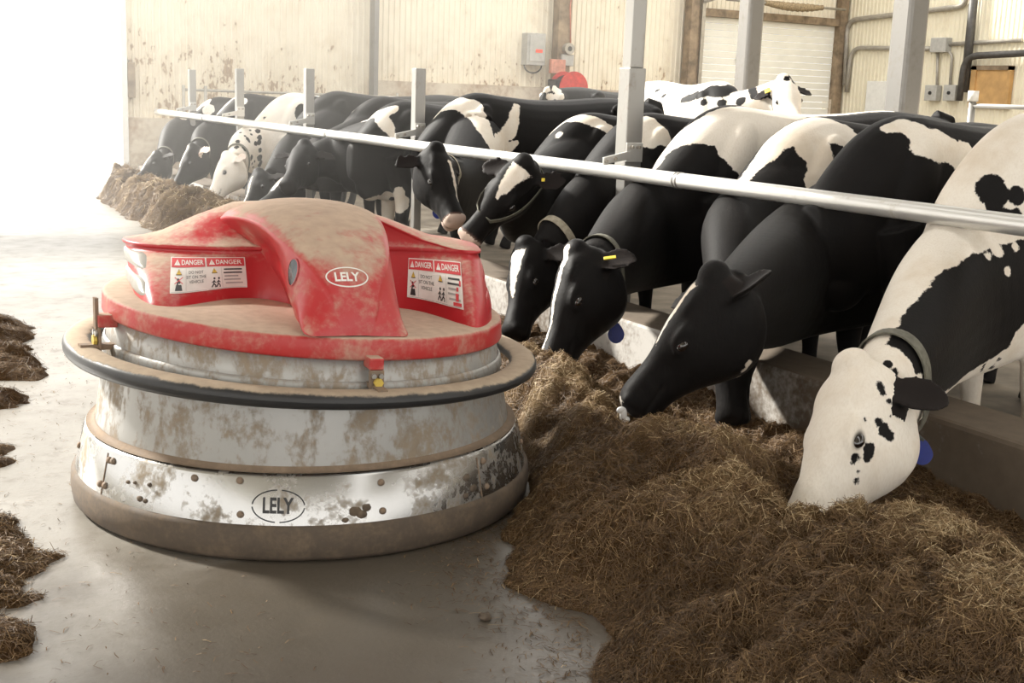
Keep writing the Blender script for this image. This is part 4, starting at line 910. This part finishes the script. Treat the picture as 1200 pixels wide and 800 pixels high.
    if blaze:
        for (t0, t1, w0, w1, off) in blaze:
            u = np.clip((ht - t0) / (t1 - t0), 0, 1); wv_ = w0 + (w1 - w0) * u; sdv = np.minimum(np.minimum(wv_ - np.abs(hss - off), (ht - t0) * LH), np.minimum((t1 - ht) * LH, hn + .07)) + jit * .010
            fld = np.maximum(fld, np.where(inhead | (ht > -.1) & (np.abs(hss) < .12) & (hn > -.1) & (hn < .07), sdv, -9))
    sk = np.zeros(nv)
    for gi, g in enumerate((1, -1)):
        eb, ed, wv, tv = ear_tip[gi]; r_ = X - eb; al = r_ @ ed; on = (al > .045 * hs) & (al < .22 * hs) & (np.abs(r_ @ wv) < .07 * hs) & (np.abs(r_ @ tv) < .05 * hs)
        if ear_coat[gi] is not None: fld = np.where(on, .05 * ear_coat[gi], fld)
        inner = on & (NR @ tv > .3); sk = np.where(inner,   .012 if ear_coat[gi] and ear_coat[gi] < 0 else .4, sk)
    ud = np.linalg.norm((X - L(-1.05, 0, .55)) / scale, axis=1); sk = np.maximum(sk, .8 * (1 - sstep(.22, .28, ud)))
    if nose is not None:
        kz = sstep(.90, .95, ht) * inhead
        if nose == 'pink': sk = np.maximum(sk, .55 * kz); fld = np.where(kz > .5, .05, fld)
        elif nose == 'white': fld = np.where((ht > .93) & inhead & (hn > -.06), .05, fld)
    if nose != 'pink': dk = np.maximum(dk, .75 * sstep(.95, .985, ht) * inhead * (0 if nose == 'white' else 1))
    dk = np.maximum(dk, 1 - sstep(.06, .09, X[:, 2] - floor))
    root = empty('dairy_cow', org); tag(root, label, 'cow', 'black and white cows')
    me2.vertices.foreach_set('co', (X - org).astype(np.float32).ravel())
    for nm, ar in (('coat', fld), ('skin', sk), ('dark', dk)):
        at = me2.attributes.new(nm, 'FLOAT', 'POINT'); at.data.foreach_set('value', np.clip(ar, -1, 1).astype(np.float32))
    me2.materials.clear(); me2.materials.append(M['coat']); me2.polygons.foreach_set('use_smooth', [True] * len(me2.polygons)); me2.name = 'body'; me2.update()
    bo = bpy.data.objects.new('body', me2); COL.objects.link(bo); bo.parent = root
    # eyes
    for g in (-1, 1):
        V, Fc = ellipsoid(hp(.435, -.066, .0990 * g), (unit(d + n * .25), unit(n - d * .25), s), [.0245 * hs, .0172 * hs, .0165 * hs]); mesh_obj('eye', V, Fc, M['eye'], root)
    # collar: a strap laid round the neck
    cpos = None
    if collar:
        ci, cw, cm, sag = collar; i = int(ci * 25); p, t, u, sd_ = nfr[i]; t = unit(t + u * .25); u = unit(u - t * (u @ t)); sd_ = np.cross(u, t)
        V = []; NC = 44
        for j in range(NC):
            a = 2 * pi * j / NC; dr = sd_ * cos(a) + u * sin(a); h = bv.ray_cast(Vector(p), Vector(dr)); r = min(h[3], .30) if h[0] is not None else .15
            r2 = r + .004 + sag * max(0, -sin(a)) ** 3
            for (rr, tt) in ((r2, -cw / 2), (r2 + .006, -cw / 2), (r2 + .006, cw / 2), (r2, cw / 2)): V.append(p + dr * rr + t * tt)
        Fc = [(4 * j + k, 4 * j + (k + 1) % 4, 4 * ((j + 1) % NC) + (k + 1) % 4, 4 * ((j + 1) % NC) + k) for j in range(NC) for k in range(4)]
        co_ = mesh_obj('collar', V, Fc, M[cm], root, False); cpos = (p, t, u, sd_, co_)
        for tgpx in tags:                   # blue number tag hanging from the collar
            kx, (tx, ty, tr) = tgpx[0], tgpx[1]; cc = hit(tx, ty) if kx == 'hit' else None
            low = p - u * .22
            if cc is None: dr = unit(pxray(tx, ty)); cc = CP + dr * ((low - CP) @ dr)
            view = unit(CP - cc); uu = unit(np.cross(zz_, view)); vv = np.cross(view, uu); cc = cc + view * .02
            prof = []
            for j in range(28):
                a = 2 * pi * j / 28; rr = tr * (1 + .18 * max(0, sin(a)) ** 6); prof.append((rr * cos(a) * (1 - .22 * max(0, sin(a))), rr * sin(a) * 1.15))
            V = [cc + uu * a + vv * b_ + view * z for z in (-.006, .006) for a, b_ in prof]; Fc = [tuple(range(27, -1, -1)), tuple(range(28, 56))] + [(j, (j + 1) % 28, 28 + (j + 1) % 28, 28 + j) for j in range(28)]
            tg_ = mesh_obj('collar_tag', V, Fc, M['blue'], co_, False); tg_['label'] = 'blue plastic tag'
            s2 = MB(); s2.tube([cc + vv * -.45 * tr + view * .0065, cc + vv * -.45 * tr + view * .008], tr * .18, 10); s2.build('tag_hole', M['horn'], co_) if False else None
            top = cc + vv * tr * 1.2
            s2 = MB(); s2.tube([top, (top * .5 + (p - u * .17) * .5), p - u * .16], .008, 6); s2.build('tag_link', M['strapdark'], co_)
    if eartag:
        gi, al, w_, h_ = eartag; eb, ed, wv, tv = ear_tip[gi]; c = eb + ed * al * hs + tv * .014 * hs; R = np.stack([wv, ed, tv], 1)
        s2 = MB(); s2.box((-w_ / 2, -h_ / 2, -.003), (w_ / 2, h_ / 2, .004), R=R, c=c); o_ = s2.build('ear_tag', M['tagyellow'], root, bevel=.002); o_['label'] = 'yellow ear tag'
    return dict(root=root, hp=hp, bv=bv, hit=hit, L=L, X=X)
def headpose(pp, Xp, mp, Lh=.56, want=-.30):
    P = onx(*pp, Xp); best = None
    for Xm in np.arange(Xp - .62, Xp + .3, .005):
        Q = onx(*mp, Xm); c = abs(np.linalg.norm(Q - P) - Lh) + .04 * abs(Xm - Xp - want)
        if best is None or c < best[0]: best = (c, Q)
    return P, best[1]
def wit_at(px, py, X): p = onx(px, py, X); return (p[0], p[1]), (p[2] - FLC) / 1.445
Q = 1.0
def herd(label, wpx, WX, ppx, PX_, mpx, face=(-1, 0, 0), heading=180., hs=1., want=-.30, vox=.016, scale=None, cross=None, **k):
    w, sc = wit_at(*wpx, WX); P, Mz = headpose(ppx, PX_, mpx, .56 * hs, want)
    if cross is not None:                   # pixel column where the crest dips under the rail
        best = None
        for Yq in np.arange(2, 18, .02):
            v = np.array([XR + .05, Yq, ZR]) - CP; pxx = 600 + FPX * (v @ CR) / (v @ CF)
            if best is None or abs(pxx - cross) < best[0]: best = (abs(pxx - cross), Yq)
        k['crest'] = ((XR + .09, best[1], 1.045), (XR - .10, best[1] + (P[1] - best[1]) * min(.6, .19 / max(.2, XR + .09 - P[0])), .965))
    return cow(label, w, heading, P, Mz, face, scale or sc, hs=hs, vox=vox * Q, **k)
def spots(n, box, r, seed):
    g = random.Random(seed); return [(g.uniform(box[0], box[2]), g.uniform(box[1], box[3]), g.uniform(*r)) for _ in range(n)]
COWS = {}
COWS['A'] = herd('nearest cow, white spotted face in the silage, black neck', (1225, 128), 4.4, (990, 424), 2.95, (916, 622), hs=1.15, cross=1112, vox=.0085, base=1, nose='pink',
    paint=[('bc', [(1050, 418, 20), (1078, 406, 33), (1105, 386, 45), (1130, 356, 45), (1155, 332, 36), (1185, 312, 26), (1202, 302, 22)]), ('bc', [(1092, 440, 28), (1128, 420, 40), (1165, 388, 46), (1196, 362, 46)]),
           ('w', [(1185, 432, 42), (1165, 455, 34), (1200, 400, 26), (1190, 470, 30), (1168, 292, 9), (1158, 300, 6), (1180, 318, 6), (1190, 290, 5)]),
           ('b', [(1160, 218, 16), (1168, 228, 17), (1166, 240, 12), (1190, 230, 12), (1178, 250, 9), (1190, 252, 10)]), ('b', spots(14, (1150, 405, 1175, 440), (2, 4), 3)),
           ('whead', None),
           ('b', [(1030, 496, 5.5), (1036, 504, 8), (1041, 509, 7), (1019, 526, 8), (1018, 534, 7.5), (1001, 537, 7.5), (1003, 563, 5), (1032, 453, 5), (1034, 459, 5), (1014, 492, 3), (1042, 470, 3), (1048, 474, 3), (1044, 488, 2.5), (1050, 487, 2.5), (1006, 553, 2), (1040, 426, 5), (1048, 436, 5), (1056, 449, 6)])],
    ear_coat=(-1, 1), ears=((.72, -.62, -.10), None), collar=(.92, .065, 'strap', .02), tags=[('free', (1081, 531, .036))])
COWS['B'] = herd('black cow with a thin white blaze, head held level with slobber at its nose', (1062, 134), 4.32, (828, 318), 2.86, (721, 466), face=(-.84, .54, 0), hs=1.10, cross=936, vox=.0085, nose=None,
    paint=[('wc', [(1040, 150, 8), (1060, 147, 13), (1082, 160, 19), (1104, 168, 19), (1120, 178, 16), (1128, 194, 9)]), ('wc', [(1075, 172, 10), (1100, 178, 12), (1130, 176, 14)]), ('w', [(872, 434, 4), (866, 442, 3), (877, 427, 4)])],
    blaze=[(.10, .55, .022, .008, .012), (.97, 1.1, .04, .04, .01)], ears=((.60, -.35, .55), (-.35, .85, -.35)))
COWS['C'] = herd('cow behind the level headed one, only its dark muzzle and white edged neck show', (958, 136), 4.5, (838, 347), 3.32, (853, 510), face=(-.85, -.5, 0), hs=1.0, cross=853, vox=.012,
    paint=[('wc', [(866, 216, 9), (880, 200, 14), (894, 184, 16), (910, 164, 20), (935, 150, 24), (960, 147, 26), (985, 156, 22), (1000, 168, 14)]), ('wc', [(950, 170, 20), (962, 186, 15), (955, 205, 11), (945, 222, 7)]), ('bc', [(915, 212, 15), (920, 204, 18), (926, 214, 19), (932, 228, 14)])])
COWS['D'] = herd('cow with a narrow white blaze, yellow ear tag and blue collar tag, beside the robot', (858, 122), 4.42, (668, 292), 3.12, (629, 430), face=(-1, .08, 0), hs=1.10, cross=748, vox=.010,
    paint=[('wc', [(768, 196, 6), (778, 178, 12), (795, 162, 17), (818, 150, 21), (842, 146, 28), (868, 146, 34), (896, 142, 30), (930, 132, 20), (960, 126, 16), (1000, 120, 11), (1040, 117, 9)]), ('wc', [(862, 168, 24), (878, 190, 20), (888, 208, 15)]), ('bc', [(790, 206, 18), (800, 192, 19), (814, 196, 21), (826, 206, 16)])],
    blaze=[(-.02, .16, .030, .026, .0), (.14, .62, .020, .008, .0), (.6, .95, .008, .006, .0)], ears=((.80, -.55, .18), None), collar=(.96, .05, 'strap', .03), tags=[('free', (722, 391, .042))], eartag=(0, .085, .018, .06))
COWS['E'] = herd('cow with a broad white blaze looking out right beside the robot rim', (762, 131), 4.42, (611, 284), 3.36, (592, 388), face=(-1, -.35, 0), hs=1.0, want=-.12, cross=684, vox=.012,
    paint=[('wc', [(732, 163, 7), (744, 150, 12), (758, 146, 14), (772, 156, 13), (782, 164, 7)]), ('wc', [(745, 160, 9), (762, 166, 8)])],
    blaze=[(.10, .34, .052, .036, .0), (.30, .62, .036, .008, .0)], collar=(.93, .048, 'straplight', .02))
COWS['F'] = herd('cow with a white forehead star, raised head under the rail and pink tipped muzzle', (694, 131), 4.45, (612, 189), 3.45, (541, 279), face=(-.8, -.55, .2), hs=1.0, want=-.28, cross=632, vox=.012,
    paint=[('wc', [(644, 156, 5), (652, 148, 7), (664, 140, 8), (680, 137, 9), (698, 142, 9), (714, 152, 8)]), ('w', [(655, 158, 5)]), ('bc', [(668, 166, 9), (676, 156, 12), (686, 164, 10)])],
    blaze=[(.06, .36, .062, .030, .02), (.32, .46, .026, .006, .02)], nose='pink', ears=((.8, -.6, .0), (-.6, .7, -.1)), collar=(.95, .028, 'strap', .03), eartag=(0, .07, .02, .02))
COWS['G'] = herd('cow turning its head, with large white patches and a blue collar tag, behind the robot', (560, 108), 4.45, (514, 172), 3.45, (540, 256), face=(.15, -.95, .25), hs=1.0, want=.05, cross=530, vox=.013,
    paint=[('wc', [(508, 134, 5), (520, 126, 8), (536, 120, 11), (552, 126, 13), (564, 142, 13), (574, 162, 13), (584, 186, 13)]), ('wc', [(584, 164, 9), (597, 155, 9), (602, 142, 7), (605, 124, 5)]), ('wc', [(578, 170, 12), (598, 172, 6), (604, 168, 4)])],
    blaze=[(.2, .75, .016, .012, .045)], nose='pink', collar=(.9, .03, 'straplight', .01), tags=[('free', (513, 249, .036))])
COWS['H'] = herd('black cow with a white back patch and a white blaze just above the robot hood', (474, 117), 4.32, (340, 204), 3.48, (303, 236), face=(-.75, -.35, .6), hs=1.0, want=-.34, cross=388, vox=.016,
    paint=[('wc', [(426, 139, 4), (436, 134, 7), (450, 132, 8), (462, 127, 5)]), ('wc', [(446, 138, 8), (456, 150, 7), (460, 158, 4)]), ('wc', [(438, 240, 10), (454, 232, 13), (468, 238, 12)]), ('wc', [(468, 225, 7), (462, 245, 13), (448, 262, 14)]), ('b', [(460, 233, 5)])],
    blaze=[(.05, .6, .03, .02, .0)], collar=(.92, .035, 'strapdark', .0))
COWS['I'] = herd('black cow with its ear out, head just behind the blazed black one', (450, 112), 4.6, (355, 166), 3.5, (332, 214), face=(-.7, -.7, .1), hs=1.0, want=-.2, cross=372, vox=.018, paint=[('w', [(407, 125, 2.5)])], ears=(None, (-.85, .2, -.1)))
COWS['J'] = herd('black cow with a pale nose line, head low beside the white headed far cow', (396, 106), 4.5, (300, 200), 3.36, (283, 242), face=(-.8, -.6, 0), hs=.95, cross=340, vox=.018, paint=[], blaze=[(.2, .9, .012, .012, .0)])
COWS['K'] = herd('far cow with an all white head and black flecked neck', (345, 108), 4.42, (262, 181), 3.5, (240, 232), face=(-1, -.15, 0), hs=1.0, cross=288, vox=.016, base=1,
    paint=[('b', [(358, 135, 14), (372, 120, 14), (380, 140, 18), (352, 158, 12), (340, 172, 12), (365, 165, 18), (400, 130, 22), (330, 185, 9)]), ('b', spots(34, (276, 152, 306, 196), (1.4, 3.6), 5)), ('b', [(303, 130, 2), (310, 138, 1.6)]), ('whead', None)], ear_coat=(1, 1), nose='pink', collar=(.93, .04, 'strap', .0))
COWS['L'] = herd('second farthest cow, black headed with a white blaze, before the far posts', (292, 109), 4.42, (222, 171), 3.5, (200, 217), face=(-1, -.2, 0), hs=1.0, cross=243, vox=.018, paint=[('w', [(250, 122, 7), (262, 115, 8), (274, 112, 8), (284, 118, 6), (246, 130, 4)])], blaze=[(.02, .55, .034, .012, .0)], ear_coat=(1, 1), collar=(.93, .04, 'strap', .0))
COWS['M'] = herd('farthest cow of the row, black head with a pale blaze at the heap end', (258, 113), 4.42, (181, 179), 3.36, (156, 209), face=(-1, -.2, .3), hs=1.0, cross=208, vox=.018, paint=[('w', [(230, 122, 8), (240, 120, 8), (222, 130, 6), (215, 138, 4), (244, 128, 7)])], blaze=[(.02, .7, .034, .022, .0)], collar=(.93, .04, 'strap', .0))
# cows standing in the stalls behind
FLS = .12
def stall(label, px, py, dist, heading, **k):
    p = CP + pxray(px, py) * dist; return cow(label, (p[0], p[1]), heading, floor=FLS, vox=.02 * Q, **k)
p = CP + pxray(665, 99) * 12.5
COWS['N'] = cow('mostly black cow with a white rump patch standing in the stalls below the red reel', (p[0] + 1.25, p[1] + .5), 20, (p[0] + 2.1, p[1] + .9, 1.3), (p[0] + 2.45, p[1] + 1.0, .95), (1, .2, 0), 1.0, floor=FLS, vox=.02 * Q,
    paint=[('w', [(652, 105, 6), (640, 104, 5), (636, 100, 5), (630, 102, 4), (626, 108, 4), (655, 112, 6), (645, 114, 5), (730, 120, 8), (760, 122, 10)])])
hp_, hm_ = CP + pxray(928, 90) * 10.4, CP + pxray(930, 128) * 10.05
COWS['O'] = cow('spotted cow in the stalls lifting its white face towards the camera', (hp_[0] - .10, hp_[1] + .85), -98, hp_ + (0, .1, 0), hp_ + unit(np.array([-.28, -.55, -.60])) * .56, (-.45, -.72, .55), 1.06, floor=FLS, vox=.018 * Q, base=1,
    paint=[('bc', [(800, 117, 4), (815, 112, 6), (832, 106, 9), (848, 106, 11), (858, 103, 8)]), ('bc', [(880, 100, 6), (884, 112, 5)]), ('bc', [(905, 104, 8), (900, 114, 6)]), ('b', [(868, 119, 6), (845, 121, 6), (825, 120, 5), (778, 112, 4), (770, 106, 4)]), ('whead', None), ('b', [(929, 90, 6), (922, 92, 4), (936, 92, 4)])], ear_coat=(-1, -1), eartag=(1, .06, .05, .05))
p = CP + pxray(1150, 116) * 9.5
COWS['P'] = cow('pale backed cow in the stalls at the right edge, behind the herd', (p[0] + .3, p[1] - .2), -160, (p[0] - .6, p[1] - .5, 1.25), (p[0] - .85, p[1] - .6, .85), (-1, -.3, 0), .96, floor=.02, vox=.022 * Q, base=1, paint=[('b', [(1140, 127, 10), (1165, 124, 12), (1185, 128, 10)])])
# slobber hanging from the level headed cow's nose
c = COWS['B']; tip = c['hp'](.99, -.10, .03); tip = CP + pxray(731, 477) * ((tip - CP) @ CF - .06)
mb = MB(); V, Fc = ellipsoid(tip + np.array([0, 0, -.03]), np.eye(3), (.016, .012, .03)); mb.add(V, Fc); V, Fc = ellipsoid(tip + np.array([-.012, 0, -.01]), np.eye(3), (.02, .01, .014)); mb.add(V, Fc); V, Fc = ellipsoid(tip + np.array([.012, .0, -.05]), np.eye(3), (.018, .014, .013)); mb.add(V, Fc)
mb.build('slobber', M['slobber'], c['root'], smooth=True)

# added haze volume, stands in for veiling glare by the far door
vm = bpy.data.materials.new('glare_volume'); vm.use_nodes = True; nt = vm.node_tree; nt.nodes.clear()
vo = N(nt, 'ShaderNodeOutputMaterial'); vs_ = N(nt, 'ShaderNodeVolumeScatter'); vs_.inputs['Density'].default_value = .022; vs_.inputs['Anisotropy'].default_value = .35; vs_.inputs['Color'].default_value = (1, .97, .92, 1); nt.links.new(vs_.outputs[0], vo.inputs['Volume'])
b = MB(); b.box((-6.5, 8.5, .02), (7.0, 17.7, 4.5)); hz = b.build('glare_haze', vm); tag(hz, 'bright haze added as glare by the open far door', 'haze', kind='stuff')
